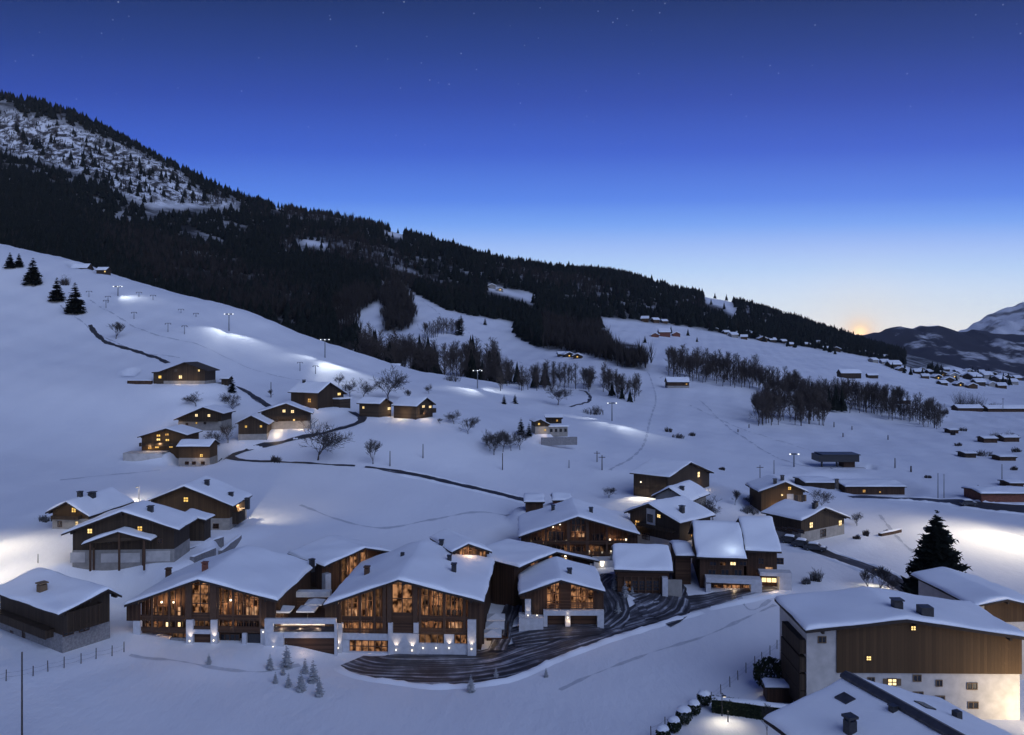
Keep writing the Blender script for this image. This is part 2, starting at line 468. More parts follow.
def chimney(h, face, px, py, wpx=7, hpx=8, mat=None, cap=True):
    """px,py: where the chimney leaves the snow"""
    p = _inter(h, px, py, plane(h, face)); w = wpx*h.Y/F/2; ht = hpx*h.Y/F
    if not (-h.of < p.y < h.L+h.ob): p.y = min(max(p.y, .5), h.L-.5)
    p.z = h.rz(p.x)+h.snow
    b = MB(); b.box(p.x-w*.8, p.x+w*.8, p.y-w*.8, p.y+w*.8, p.z-h.snow-.6, p.z+ht*.72)
    if cap:
        for s in (-1, 1):
            for q in (-1, 1):
                b.box(p.x+s*w*.6-.06, p.x+s*w*.6+.06, p.y+q*w*.6-.06, p.y+q*w*.6+.06, p.z+ht*.72, p.z+ht*.86)
        b.box(p.x-w, p.x+w, p.y-w, p.y+w, p.z+ht*.86, p.z+ht)
    o = b.build('chimney', mat or METAL, h.roof)
    return o
def balcony(h, face, px0, py0, px1, py1, dep=1.2, mat=None, name='balcony', boards=True):
    u0, z1 = onface(h, face, px0, py0); u1, z0 = onface(h, face, px1, py1)
    if u0 > u1: u0, u1 = u1, u0
    b = MB(); fbox(h, b, face, u0, u1, z0-.12, z0, .003, dep)
    fbox(h, b, face, u0, u1, z1-.08, z1, dep-.08, dep+.02)
    n = max(2, int((u1-u0)/.22))
    for i in range(n):
        x = u0+(u1-u0)*(i+.5)/n; fbox(h, b, face, x-.085, x+.085, z0, z1-.1, dep-.05, dep)
    for x in (u0, u1-.08): fbox(h, b, face, x, x+.08, z0, z1-.002, .004, dep-.06)
    return b.build(name, mat or OLDWOOD, h.root)
def lamp(h, face, px, py, power=60, color=(1, .72, .42), off=.6, r=.12, vis=True, target=None, cone=None):
    """a small lamp on the wall with its light just in front; unless vis, only an added light"""
    u, z = onface(h, face, px, py)
    if vis:  # otherwise the light is added with no lamp on the wall
        b = MB(); fbox(h, b, face, u-r, u+r, z-r, z+r*1.2, .01, .2); b.build('wall_lamp', LAMP, h.root)
    d = off
    if face == 'F': p = (u, h.yF-d, z)
    elif face == 'L': p = (h.x0-d, u, z)
    else: p = (h.x1+d, u, z)
    if power:
        power *= .42
        return light('SPOT' if cone else 'POINT', W2(h, p), power, color, .12, target, cone)
def element(h, kind, px0, py0, px1, py1, yf, dep, mat, down=False):
    """a piece of the facade measured on the plane y = yf; py0 = 'R' runs it up under the roof"""
    pl = ((0, yf, 0), (0, 1, 0))
    x0 = _inter(h, px0, 600, pl).x; x1 = _inter(h, px1, 600, pl).x
    xm = (px0+px1)/2
    z0 = -1.0 if py1 is None else _inter(h, xm, py1, pl).z
    b = MB()
    if py0 == 'R':
        pts = [(x0, z0), (x1, z0), (x1, h.rz(x1)-.015)]
        if x0 < h.ap[0] < x1: pts.append((h.ap[0], h.ap[1]-.015))
        pts.append((x0, h.rz(x0)-.015)); b.prism(pts, yf, yf+dep)
    else:
        z1 = _inter(h, xm, py0, pl).z; b.box(x0, x1, yf, yf+dep, z0, z1)
    return b.build(kind, mat, h.root)
def els(h, rows):
    for r in rows: element(h, *r)
def glazing(h, px0, py0, px1, py1, yf, pane, nx=2, nz=2, mat=None):
    """a framed wall of glass: frame and bars in one piece, the lit panes behind; py0 = 'R' follows the roof"""
    pl = ((0, yf, 0), (0, 1, 0))
    x0 = _inter(h, px0, 600, pl).x; x1 = _inter(h, px1, 600, pl).x; z0 = _inter(h, (px0+px1)/2, py1, pl).z
    top = (lambda x: h.rz(x)-.30) if py0 == 'R' else (lambda x, z=_inter(h, (px0+px1)/2, py0, pl).z: z)
    b = MB(); t = .07
    for i in range(nx+1):
        x = x0+(x1-x0)*i/nx; x = min(max(x, x0+t), x1-t); b.box(x-t, x+t, yf-.06, yf+.06, z0, top(x))
    zt = min(top(x0), top(x1))
    for k in range(nz+1):
        q = z0+(zt-z0)*k/nz; b.box(x0, x1, yf-.055, yf+.055, q-t*.8, q+t*.8)
    o = b.build('window', BEAM, h.root)
    p = MB(); pts = [(x0, z0), (x1, z0), (x1, top(x1))]
    if x0 < h.ap[0] < x1 and py0 == 'R': pts.append((h.ap[0], h.ap[1]-.3))
    pts.append((x0, top(x0))); p.prism(pts, yf+.0, yf+.05); p.build('pane', PANES[pane], o)
    return o
def railing(h, px0, py0, px1, py1, yf, mat=None):
    pl = ((0, yf, 0), (0, 1, 0))
    x0 = _inter(h, px0, 600, pl).x; x1 = _inter(h, px1, 600, pl).x
    z1 = _inter(h, (px0+px1)/2, py0, pl).z; z0 = _inter(h, (px0+px1)/2, py1, pl).z
    b = MB(); b.box(x0, x1, yf, yf+.08, z1-.1, z1)
    k = max(3, int((z1-z0)/.22))
    for i in range(k):
        q = z0+(z1-z0-.12)*(i+.5)/k; b.box(x0, x1, yf+.01, yf+.06, q-.07, q+.07)
    n = max(1, int((x1-x0)/1.6))
    for i in range(n+1):
        x = x0+(x1-x0)*i/n; b.box(x-.05, x+.05, yf+.062, yf+.13, z0, z1)
    return b.build('railing', mat or WOODH, h.root)
def uplight(h, px, py, yf, power=110, cone=62):
    p = _inter(h, px, py, ((0, yf-.3, 0), (0, 1, 0)))
    b = MB(); b.tube((p.x, p.y, p.z-.1), (p.x, p.y, p.z+.08), .07, .085, 8); b.build('wall_light', LAMP, h.root)
    q = W2(h, (p.x, p.y-.02, p.z+.13)); light('SPOT', q, power, (1, .80, .60), .05, W2(h, (p.x, p.y+.22, p.z+1.5)), cone+10, .9)
def room_light(h, px, py, y, power=150, color=(1, .62, .33)):
    p = _inter(h, px, py, ((0, y, 0), (0, 1, 0))); light('POINT', W2(h, p), power*1.5, color, .15)
# ------------------------------------------------------------------ the new chalets in the middle
NEW = 'large new timber chalets with glowing glass gables'
hB = house('chalet', 'biggest timber chalet of the lit group, with glass gable over white uplit ground floor', 'chalet',
  404, 110, -3, (323.5,607.5), (398,582), (484,604), 19.5, base=654, of=1.3, ov=.7, wall=WOOD, setback=2.0, snow=.42, slab=.3)
els(hB, [('timber_panel',325,'R',341,627,0,.25,WOOD), ('stone_pillar',334,624,342,None,-.3,.7,CONC),
 ('timber_post',387,'R',391.5,623,-.1,.35,BEAM), ('timber_post',413,'R',417.5,623,-.1,.35,BEAM),
 ('stone_pillar',388,623,392.5,633.4,-.2,.6,CONC), ('stone_pillar',413.5,623,418.5,633.4,-.2,.6,CONC),
 ('timber_panel',468,'R',484,644,0,.25,WOOD), ('stone_pillar',467.5,620,476,None,-.32,.7,CONC),
 ('timber_post',359,'R',361.2,633.4,0,.25,BEAM), ('timber_post',373.5,'R',375.2,633.4,0,.25,BEAM), ('timber_post',382.5,'R',386,633.4,0,.25,BEAM),
 ('timber_post',418.6,'R',421,633.4,0,.25,BEAM), ('timber_post',443,'R',445.5,633.4,0,.25,BEAM), ('timber_post',463,'R',465.4,633.4,0,.25,BEAM),
 ('balcony_floor',341.5,620.6,387,622.2,.26,1.7,BEAM), ('balcony_floor',417.5,619.6,467,621.2,.26,1.7,BEAM),
 ('timber_panel',391.6,613,412.9,633.4,.12,.2,WOODH),
 ('ground_wall',342.2,633.5,388,640,0,.4,CONC), ('ground_wall',342.2,640.1,349,652,.0,.4,CONC), ('ground_wall',342.2,652.1,388,None,0,.4,CONC),
 ('ground_wall',388.1,633.6,418.5,None,-.12,.6,CONC), ('ground_wall',418.6,644,467.3,None,0,.5,CONC), ('ground_wall',444,634.2,454,643.9,.02,.5,CONC),
 ('ground_lintel',418.6,632.6,467.3,634.1,.0,.5,BEAM)])
for a in [(344.5,'R',358,608,1.9,'m',2,2),(344.5,608.2,358,620,1.9,'b',2,1),(361.5,'R',373,609,1.9,'m',2,2),(361.5,609.2,373,620,1.9,'o',2,1),(375.5,'R',382,620,1.9,'m',1,3),(344.5,623,358.5,633,1.9,'o',3,1),
          (362,623,373,633,1.9,'o',2,1),(376,623,386,633,1.9,'m',2,1),(391.8,'R',412.8,612.8,.22,'o',2,2),
          (421.5,'R',429,606,1.9,'m',1,2),(421.5,606.2,429,618,1.9,'o',1,1),(431,'R',442.5,605,1.9,'o',2,2),(431,605.2,442.5,618,1.9,'m',2,1),(446,'R',462.5,609,1.9,'m',3,2),(446,609.2,462.5,618.4,1.9,'d',3,1),(421.5,622,428,632,1.9,'o',1,1),
          (433,622,442,632,1.9,'o',2,1),(448,622,462.5,632,1.9,'b',2,1),(349,640.2,387.8,652,.45,'o',6,2),(418.8,634.2,443.8,643.8,.4,'m',4,1),(454.2,634.4,467,643.6,.4,'o',2,1)]:
    glazing(hB, *a)
for a in [(342,616.3,387,620.5,.02),(342,628.5,387,633.3,.02),(418.2,615.6,467,619.5,.02),(418.2,628,467,632.4,.02)]: railing(hB, *a)
for x, y, yf in [(396,650,-.12),(412,650.4,-.12),(423,648,0),(436,648,0),(449,648,.02),(471.5,649,-.32),(338,648,-.3)]: uplight(hB, x, y, yf)
for x, y in [(352,608),(367,606),(352,626),(368,626),(425,604),(438,603),(455,610),(431,626),(455,626)]: room_light(hB, x, y, 1.0, 70)
chimney(hB, 'SL', 367, 573.5, 6.5, 8, BEAM); chimney(hB, 'SR', 454, 571.5, 6, 9, METAL); chimney(hB, 'SR', 449.5, 560.5, 5.5, 6, METAL)
chimney(hB, 'SR', 443.5, 541.5, 6, 6.5, METAL); chimney(hB, 'SL', 402.5, 555, 5, 4, METAL, False)

hA = house('chalet', 'timber chalet with tall glowing gable window over a white framed entrance', 'chalet',
  200, 110, -3, (124,607.5), (198,581.5), (277,603), 16, base=643, of=1.3, ov=.7, wall=WOOD, setback=2.0, snow=.42, slab=.3)
els(hA, [('timber_panel',126.5,'R',140,621,0,.25,WOOD), ('stone_pillar',133,621.1,140.5,None,-.1,.5,CONC),
 ('timber_post',185,'R',191.5,620,-.1,.35,BEAM), ('timber_post',209.5,'R',216.5,620,-.1,.35,BEAM),
 ('stone_pillar',186,620.1,192.8,None,-.3,.7,CONC), ('stone_pillar',210.5,620.1,217,None,-.3,.7,CONC), ('stone_lintel',192.9,630,210.4,634,-.28,.6,CONC),
 ('garage_door',192.9,634.1,210.4,None,.2,.12,WOODH), ('timber_panel',191.6,613,209.4,620,.1,.2,WOODH),
 ('timber_panel',262,'R',275.5,629,0,.25,WOOD), ('stone_pillar',242,633.5,246,None,-.1,.5,CONC), ('stone_pillar',260.5,629.1,265,None,-.1,.5,CONC),
 ('garage_door',246.1,634,260.4,None,.4,.12,METAL),
 ('timber_post',151,'R',153,632,0,.25,BEAM), ('timber_post',168,'R',170,632,0,.25,BEAM), ('timber_post',232,'R',234,632,0,.25,BEAM), ('timber_post',217.2,'R',219,632,0,.25,BEAM), ('timber_post',259,'R',261.6,632,0,.25,BEAM),
 ('balcony_floor',140.2,619.6,185,621.4,.26,1.7,BEAM), ('balcony_floor',217,619,262,620.6,.26,1.7,BEAM), ('balcony_floor',140.2,631.5,185.8,633.2,.26,1.7,BEAM), ('balcony_floor',217.1,631,262,632.8,.26,1.7,BEAM),
 ('ground_wall',140.6,634.5,158,None,.9,.4,CONC), ('ground_wall',170,638,186,None,.6,.4,STONE)])
for a in [(191.7,'R',209.3,612.8,.22,'o',2,3),(192.9,620.3,210.4,629.8,.4,'m',3,1),(177,606.5,181.5,616,1.9,'b',1,2),(154,606,167,619,1.9,'m',3,2),(170.5,'R',175.5,618,1.9,'m',1,3),(165,621.8,170.8,627,1.9,'w',1,1),
          (177,621.8,182.6,627,1.9,'w',1,1),(146,623,158,631,1.9,'m',2,1),(220.5,'R',230,603,1.9,'m',2,2),(220.5,603.2,227,617,1.9,'o',1,2),(236,603,241.5,617,1.9,'o',1,2),(245.5,'R',258.5,606,1.9,'o',2,2),(245.5,606.2,258.5,616.5,1.9,'b',2,1),
          (221,622,231,630,1.9,'m',2,1),(236,622,257,630,1.9,'d',4,1),(220,634,240,641,1.2,'d',4,1),(172,631,184,637.5,.9,'m',2,1)]: glazing(hA, *a)
for a in [(140.8,615.2,185,619.5,.02),(140.8,627.3,185.8,631.4,.02),(193,626,210.3,629.9,.0),(217.2,615,261.8,618.9,.02),(217.2,626.5,261.8,630.9,.02)]: railing(hA, *a)
for x, y, yf in [(189.5,641,-.3),(213.5,640.5,-.3),(142,640,.6),(160,640,.8),(263,632,-.1)]: uplight(hA, x, y, yf)
for x, y, s in [(162,602,70),(174,602,70),(231,601,70),(252,606,60),(224,606,50),(154,625,40),(231,625,30),(178,635,50)]: room_light(hA, x, y, 1.3, s)
for x, y in [(162,602),(174,602),(231,600)]: lamp(hA, 'F', x, y, 0, r=.1)
chimney(hA, 'SL', 168.5, 576, 6, 9, BEAM); chimney(hA, 'SR', 205, 565, 6, 8, REDW)

hC = house('chalet', 'small timber chalet with glowing glass gable over two brown garage doors in a white frame', 'chalet',
  561, 118, 0, (518.5,596.5), (561,582), (605,593.5), 10.5, base=627, of=1.1, ov=.6, wall=WOOD, setback=1.3, snow=.36, slab=.28)
els(hC, [('timber_panel',520,'R',531.9,599,.0,.25,WOOD), ('stone_pillar',525,599.1,531,None,-.1,.5,CONC), ('timber_panel',532,'R',546,None,.1,.25,WOOD),
 ('timber_panel',560,'R',570,610,.0,.25,WOODH), ('timber_panel',594,'R',603.6,610.4,.0,.25,WOOD), ('balcony_floor',546.1,609.2,594,610.4,.3,1.0,BEAM),
 ('white_lintel',543.5,610.6,604,615.6,-.6,1.8,CONC), ('white_pillar',543.5,615.7,547.4,None,-.6,1.8,CONC), ('white_pillar',565.3,615.7,570.4,None,-.5,1.6,CONC), ('white_pillar',597.5,615.7,604,None,-.6,1.8,CONC),
 ('garage_door',547.5,615.7,565.2,None,.5,.1,WOODH), ('garage_door',570.5,615.7,597.4,None,.5,.1,WOODH), ('entrance_slab',519,618.5,543.3,None,-1.6,2.8,CONC)])
for a in [(546.2,'R',559.8,609,.35,'o',2,3),(570.2,'R',593.8,609,.35,'o',3,3)]: glazing(hC, *a)
railing(hC, 546.2, 603.5, 593.8, 609.1, -.3)
lamp(hC, 'F', 567.5, 617, 40, off=2.2, vis=False); 
for x, y in [(528,615.5),(537,615.5)]: uplight(hC, x, y, -.1, 30)
uplight(hC, 567.7, 617.5, -.5, 30); room_light(hC, 583, 597, -.5, 30); room_light(hC, 553, 598, -.5, 20)
chimney(hC, 'SR', 569.5, 573.5, 5.5, 5.5, METAL)

hD = house('chalet', 'broad dark timber chalet at the back of the lit group, small lamps under its gable', 'chalet',
  579, 150, 0, (518.5,538.5), (578,518), (640,536), 15, of=1.3, ov=.8, wall=WOOD, setback=2.0, snow=.36, slab=.28)
els(hD, [('timber_panel',521,'R',530,None,0,.25,WOOD), ('timber_post',545,'R',547,560,0,.25,BEAM), ('timber_post',567,'R',570,562,0,.25,BEAM), ('timber_post',586,'R',589,562,0,.25,BEAM), ('timber_post',606,'R',608,560,0,.25,BEAM),
 ('timber_panel',628,'R',637.6,None,0,.25,WOOD), ('balcony_floor',530,543.4,628,544.6,.26,1.7,BEAM), ('balcony_floor',530,555,628,556.4,.26,1.7,BEAM), ('terrace_wall',594,561,620,None,-3.4,3.2,CONC)])
for a in [(571,533,585,537.2,1.9,'b',4,1),(571,'R',585.5,531.5,1.9,'d',3,2),(548,531,564,542,1.9,'d',4,1),(533,537,543,543,1.9,'d',3,1),(592,534,604,542,1.9,'d',3,1),(614,538.6,625,543,1.9,'o',4,1),
          (533,547,544,554.6,1.9,'m',3,1),(548,546,565,554.6,1.9,'d',4,1),(572,546,584,554.6,1.9,'d',3,1),(592,546,604,554.6,1.9,'m',3,1),(610,546,626,554.6,1.9,'d',4,1)]: glazing(hD, *a)
for a in [(530,540.4,628,543.3,.0),(530,551.4,628,554.9,.0)]: railing(hD, *a)
for x, y in [(546,541),(556,541.5),(566,541.5),(610,540),(626,540),(568,551.5),(589,552),(602,552.5),(611,552),(531,542),(553,526.5),(560,524)]:
    b = MB(); p = _inter(hD, x, y, ((0, 1.8, 0), (0, 1, 0))); b.box(p.x-.13, p.x+.13, 1.7, 1.95, p.z-.16, p.z+.2); b.build('wall_lamp', LAMP, hD.root)
for x, y in [(546,540),(578,534),(612,540),(568,550),(592,550),(556,528)]: room_light(hD, x, y, 1.1, 45)
p = _inter(hD, 602, 563, ((0, -3.6, 0), (0, 1, 0)))
b = MB(); b.prism([(p.x-.2, p.z-.6), (p.x+.2, p.z-.6), (p.x+.42, p.z+.3), (p.x-.42, p.z+.3)], -3.75, -3.45); b.build('lantern', LAMP, hD.root)
chimney(hD, 'SL', 553, 510.5, 4.5, 6, METAL); chimney(hD, 'SR', 591, 512, 4.5, 5, METAL)

hE = house('chalet', 'timber chalet turned sideways between the broad dark one and the small garage one', 'chalet',
  560, 132, 45, (519,569), (556.5,553.5), (600,563), 10, of=.9, ov=.6, wall=WOOD, setback=.8, snow=.36, slab=.26)
for a in [(530,'R',538,575,.6,'o',1,2),(540,562,546,574,.6,'m',1,2),(548,'R',553,574,.6,'o',1,2),(563,558,567,566,.6,'w',1,1),(569,560,573,568,.6,'m',1,1)]: glazing(hE, *a)
els(hE, [('timber_post',538.5,'R',539.5,None,0,.22,BEAM), ('timber_post',547,'R',548,None,0,.22,BEAM), ('timber_post',558,'R',561,None,0,.22,BEAM)])
room_light(hE, 543, 566, -.6, 60); lamp(hE, 'F', 565, 556, 40, r=.12)
hF = house('chalet', 'timber chalet with curved-looking gable strip of lit windows, behind the parasol terrace', 'chalet',
  360, 130, 46, (324.5,568), (365,549.5), (398,554.5), 9.5, of=.9, ov=.6, wall=WOOD, setback=.8, snow=.36, slab=.26)
for a in [(341,'R',346,585,.6,'m',1,2),(349,'R',357,580,.6,'o',2,2),(360,'R',366,575,.6,'o',1,2),(368,562,374,570,.6,'w',1,1),(376,561,382,570,.6,'m',1,1)]: glazing(hF, *a)
els(hF, [('timber_post',347,'R',348.4,None,0,.22,BEAM), ('timber_post',357.5,'R',359.5,None,0,.22,BEAM), ('timber_post',366.5,'R',367.8,None,0,.22,BEAM), ('stone_pillar',325.5,574,331,None,-.2,1.4,CONC)])
room_light(hF, 352, 570, -.6, 70); room_light(hF, 371, 564, -.6, 60); balcony(hF, 'L', 306, 583, 322, 590)
chimney(hF, 'SR', 354, 549.5, 5, 5, METAL)
hB2 = house('chalet', 'small lit gable peeping over the back right slope of the biggest chalet roof', 'chalet',
  471, 127, 25, (452,554), (468.5,545.5), (492,553.5), 9, of=.9, ov=.5, wall=WOOD, snow=.36, slab=.26)
for a in [(459,'R',466,558,-.06,'o',2,1),(468,'R',477,558,-.06,'m',2,1),(479,551,486,558,-.06,'o',2,1)]: glazing(hB2, *a)
room_light(hB2, 470, 551, -.8, 50)

hG = side_house('chalet', 'low timber hall with one plain snow slope and dark slatted front beside the lane', 'chalet',
  618, 677, 596, 126, 13, 573, 548.5, th=85, of=.6, ob=.6, wall=WOODH, snow=.4, slab=.3)
hG2 = side_house('chalet', 'short snow roof continuing the timber hall to the right, over the steep lane', 'chalet', 678, 697, 578, 133, 9, 557.5, 546.5, th=85, of=.5, ob=.1, wall=WOODH, snow=.36, slab=.28, pad=False)
def el_side(h, kind, px0, py0, px1, py1, d0, d1, mat, face='L'):
    u0, z1 = onface(h, face, px0, py0, d1); u1, _ = onface(h, face, px1, py0, d1); z0 = -1.2 if py1 is None else onface(h, face, (px0+px1)/2, py1, d1)[1]
    if u0 > u1: u0, u1 = u1, u0
    b = MB(); fbox(h, b, face, u0, u1, z0, z1, d0, d1); return b.build(kind, mat, h.root)
for i, x in enumerate([626,633,640,647,654]): window(hG, 'L', x+2, 585.5, 4.6, 9, 'd' if i else 'm', False, (2, 3))
for i in range(6): el_side(hG, 'timber_post', 624+i*7, 577, 625.3+i*7, None, .004, .25, BEAM)
el_side(hG, 'white_pillar', 662.5, 578, 668, None, .004, 1.2, CONC); el_side(hG, 'snowy_wall', 668.1, 580, 682, None, .3, .7, GREYPL)

hH = side_house('chalet', 'tall steep-roofed timber chalet over white terraces, wider left half of the pair', 'chalet',
  705, 754, 592, 130, 17, 560.5, 524.5, th=82, of=.3, ob=.6, wall=WOOD, snow=.36, slab=.28)
for x, k in [(713,'d'),(723,'m'),(733,'w'),(743,'d')]: window(hH, 'L', x, 563.5, 5, 3.2, k, False, (2, 1))
for x in [712,725,738]: window(hH, 'L', x, 573, 6, 6, 'd', False, (2, 1))
el_side(hH, 'white_terrace', 706, 578, 762, 583.6, .004, 2.2, CONC); 
for x0, x1 in [(706,711),(751,762)]: el_side(hH, 'white_pillar', x0, 583.7, x1, None, .004, 2.1, CONC)
for x in (718,727,736,745): window(hH, 'L', x, 587.2, 6.4, 4.2, 'o', False, (2, 1))
lamp(hH, 'L', 733, 586, 60, off=1.2, vis=False)
p = _inter(hH, 733, 553, plane(hH, 'SL')); light('POINT', W2(hH, (p.x, p.y, p.z+1.6)), 60, (.75, .88, 1), .2)
hH2 = side_house('chalet', 'lower right half of the steep-roofed timber pair, with a glowing room above bright white basement', 'chalet',
  754.5, 789, 588, 131, 17, 553.5, 519.5, th=82, of=.6, ob=.2, wall=WOOD, snow=.36, slab=.28)
window(hH2, 'L', 769, 569, 6, 3.6, 'b', False, (2, 1)); window(hH2, 'L', 761, 561, 4, 5, 'd'); window(hH2, 'L', 780, 561, 5, 5, 'd')
el_side(hH2, 'white_terrace', 760, 572, 792, 576.4, .004, 2.0, CONC); el_side(hH2, 'white_pillar', 779.5, 576.5, 792, None, .004, 1.9, CONC)
window(hH2, 'L', 769, 580, 12, 4, 'w', False, (3, 1)); lamp(hH2, 'L', 769, 581, 160, off=2.4, vis=False)

for hh_, xs, yf in ((hB, (347.5,351.5,365.5,369.5,379.5,424.5,428,433,438,450,454,458.5), .12), (hA, (144.5,148.5,157,163,175,180.5,222.5,228,238,243,248.5,253.5), .12), (hD, (537,541,551,556,561,575,581,594,599,612,617,622), .1), (hC, (550.5,555.2,576,581.5,587.5), .1)):
    for x in xs: element(hh_, 'timber_slat', x, 'R', x+.75, {hB: 633, hA: 631, hD: 556, hC: 609}[hh_], yf, .12, BEAM)
# ------------------------------------------------------------------ old farmhouses
def yel(h, *pts, shut=False, k='y', s=5.0):
    for (f, x, y) in pts: window(h, f, x, y, s, s, k, shut)
hM1 = house('farmhouse', 'wide old farmhouse with two small yellow windows and a little porch roof on its gable', 'house',
  121, 126, 3, (61,536), (122,513), (179,531.5), 7.0, base=563, of=1.2, ov=1.2, wall=OLDWOOD, plinth=(2.1, GREYPL), snow=.35)
yel(hM1, ('F',90,531), ('F',140,528.5))
for a in ((70,552.5,85,562.5),(101,553.5,118,562.5),(120,553,140,562.5),(146,551,170,561.5)): element(hM1, 'garage_door', *a, -.12, .075, PLASTER)
for x in (93.5, 143): element(hM1, 'dark_post', x-1, 548, x+1, None, -.2, .15, BEAM)
window(hM1, 'F', 110, 541, 4, 4, 'd'); window(hM1, 'F', 160, 541, 4, 4, 'd')
chimney(hM1, 'SR', 150.5, 511.5, 6, 6, METAL)
z0 = _inter(hM1, 118, 533, ((0,-2.6,0),(0,1,0))); xl = _inter(hM1, 81, 546, ((0,-2.6,0),(0,1,0))); xr = _inter(hM1, 151, 542, ((0,-2.6,0),(0,1,0)))
b = MB(); s = [(xl.x, xl.z), (z0.x, z0.z), (xr.x, xr.z)]
b.prism([s[0], s[1], s[2], (s[2][0], s[2][1]+.2), (s[1][0], s[1][1]+.2), (s[0][0], s[0][1]+.2)], -2.6, -.004); po = b.build('porch_roof', ROOFW, hM1.root)
snow_sheet([(x, z+.2) for x, z in s], -2.65, .0, .35).build('snow_cover', SNOW, po, True)
b = MB(); b.prism([(s[0][0]+1, s[0][1]+.25), (s[2][0]-1, s[2][1]+.25), (s[1][0], s[1][1]-.03)], -2.1, -1.9); b.build('porch_gable', OLDWOODH, hM1.root)
for x in (s[0][0]+1.2, s[1][0], s[2][0]-1.2):
    b = MB(); b.box(x-.13, x+.13, -2.3, -2.04, -.6, float(np.interp(x, [q[0] for q in s], [q[1] for q in s]))-.01); b.build('porch_post', BEAM, hM1.root)

hM2 = house('farmhouse', 'tall brown farmhouse with one yellow attic window behind the wide old farmhouse', 'house',
  190, 150, 0, (144,503.5), (184,487.5), (233,507.5), 9.5, base=530, of=1.0, ov=1.0, wall=CLAD, plinth=(2.2, GREYPL), snow=.35)
yel(hM2, ('F',186,499.5)); window(hM2, 'F', 200, 512, 4, 5, 'd'); window(hM2, 'F', 175, 513, 4, 5, 'd'); window(hM2, 'F', 216, 526, 5, 4, 'd'); balcony(hM2, 'R', 232, 512, 239, 519)
chimney(hM2, 'SL', 167, 493.5, 5, 5, METAL); chimney(hM2, 'SR', 207, 484.5, 5, 5, METAL); chimney(hM2, 'SR', 231, 496, 5, 4, METAL)
lamp(hM2, 'R', 236, 504, 9500, (1, .86, .62), .5, target=at(268, 508), cone=115)  # assumed wall lamp, added for the pale glow on the snow
hM2b = house('shed', 'lean lower shed roof tucked between the two brown farmhouses', 'shed', 193, 138, 0, (176,521), (181,515), (206,521.5), 3, base=541, of=.5, ov=.5, wall=OLDWOOD, snow=.3, slab=.2)
hM3 = house('farmhouse', 'small balconied farmhouse whose long roof runs back behind the wide old farmhouse', 'house',
  67, 150, -6, (45,514), (66,503), (89,518), 13, base=529, of=1.0, ov=.8, wall=CLAD, plinth=(2.0, GREYPL), snow=.35)
yel(hM3, ('F',74,510)); balcony(hM3, 'F', 55, 514.5, 82, 518); window(hM3, 'F', 60, 524, 4, 5, 'd'); window(hM3, 'F', 77, 523.5, 3, 5, 'w')
chimney(hM3, 'SR', 80, 496, 5, 5, METAL); chimney(hM3, 'SR', 92, 496.5, 7, 5, METAL)
hN = house('farmhouse', 'unlit dark farmhouse seen corner-on at the left edge of the photo', 'house',
  104, 108, 57, ('l',-6.6,5.2), ('l',0,6.8), ('l',1.9,5.4), 16.5, base=640, of=1.1, ov=1.1, wall=OLDWOOD, plinth=(2.3, STONE), snow=.35)
balcony(hN, 'F', 62, 611, 98, 620, 1.3); balcony(hN, 'L', 2, 617, 54, 628, 1.1)
for x, y in [(68,632),(84,628)]: window(hN, 'F', x, y, 5, 5, 'd')
for x in (12, 24, 40): window(hN, 'L', x, 634, 5, 6, 'd')
chimney(hN, 'SL', 42, 591, 9, 9, SHUT)

hQ1 = house('farmhouse', 'highest lit farmhouse on the left slope, alone below the dark forest, with a flat annex', 'house',
  184, 250, 0, (158.5,372.5), (184,363), (207.5,371.5), 9, base=384, of=1.0, ov=1.2, wall=OLDWOOD, plinth=(1.0, GREYPL), snow=0)
yel(hQ1, ('F',180.5,377), k='w', s=3.4); yel(hQ1, ('F',199,370.5), k='y', s=2.0); yel(hQ1, ('F',176,370.5), k='d', s=2.6)
b = MB(); b.box(hQ1.x0-3.4, hQ1.x0-.01, .4, 6, -1, 3.4); an = b.build('annex', OLDWOODH, hQ1.root); b = MB(); b.box(hQ1.x0-3.8, hQ1.x0-.02, 0, 6.4, 3.41, 3.7); b.build('annex_roof', ROOFW, hQ1.root)
p = _inter(hQ1, 160, 377, ((0, .4, 0), (0, 1, 0))); b = MB(); b.box(p.x-.4, p.x+.4, .3, .395, p.z-.4, p.z+.4); b.build('window', GLOW_Y, hQ1.root)
lamp(hQ1, 'F', 181, 379, 220, off=1.6, vis=False); lamp(hQ1, 'F', 195, 379, 120, off=1.6, vis=False)
hQ2 = house('farmhouse', 'grey-brown chalet with two pale windows in its gable, just above the brightly windowed house', 'house',
  200, 225, 0, (173.5,420.5), (203,408), (223.5,414.5), 8.5, base=430.5, of=.9, ov=1, wall=OLDWOOD, plinth=(2.6, GREYPL), snow=.15)
yel(hQ2, ('F',196.5,415.3), ('F',209,415.5), k='w', s=2.8); yel(hQ2, ('F',196.5,423), k='y', s=1.8); yel(hQ2, ('F',205,423), ('F',187,424), k='d', s=2)
lamp(hQ2, 'L', 174, 421, 500, off=1.5, vis=False)
balcony(hQ2, 'F', 181, 418.6, 219, 420.8)
hQ3 = house('farmhouse', 'brightly lit chalet with rows of yellow gable windows above a white curved snow terrace', 'house',
  163, 208, 0, (137,438), (166,429.3), (187,436), 9, base=452, of=.9, ov=.8, wall=CLAD, snow=.2)
for x, y in [(158.5,435.5),(167,434.5),(158.5,439.5),(167.5,440),(157,447),(150,448),(171,446.5)]: window(hQ3, 'F', x, y, 4.0, 2.2, 'y', False, (2, 1))
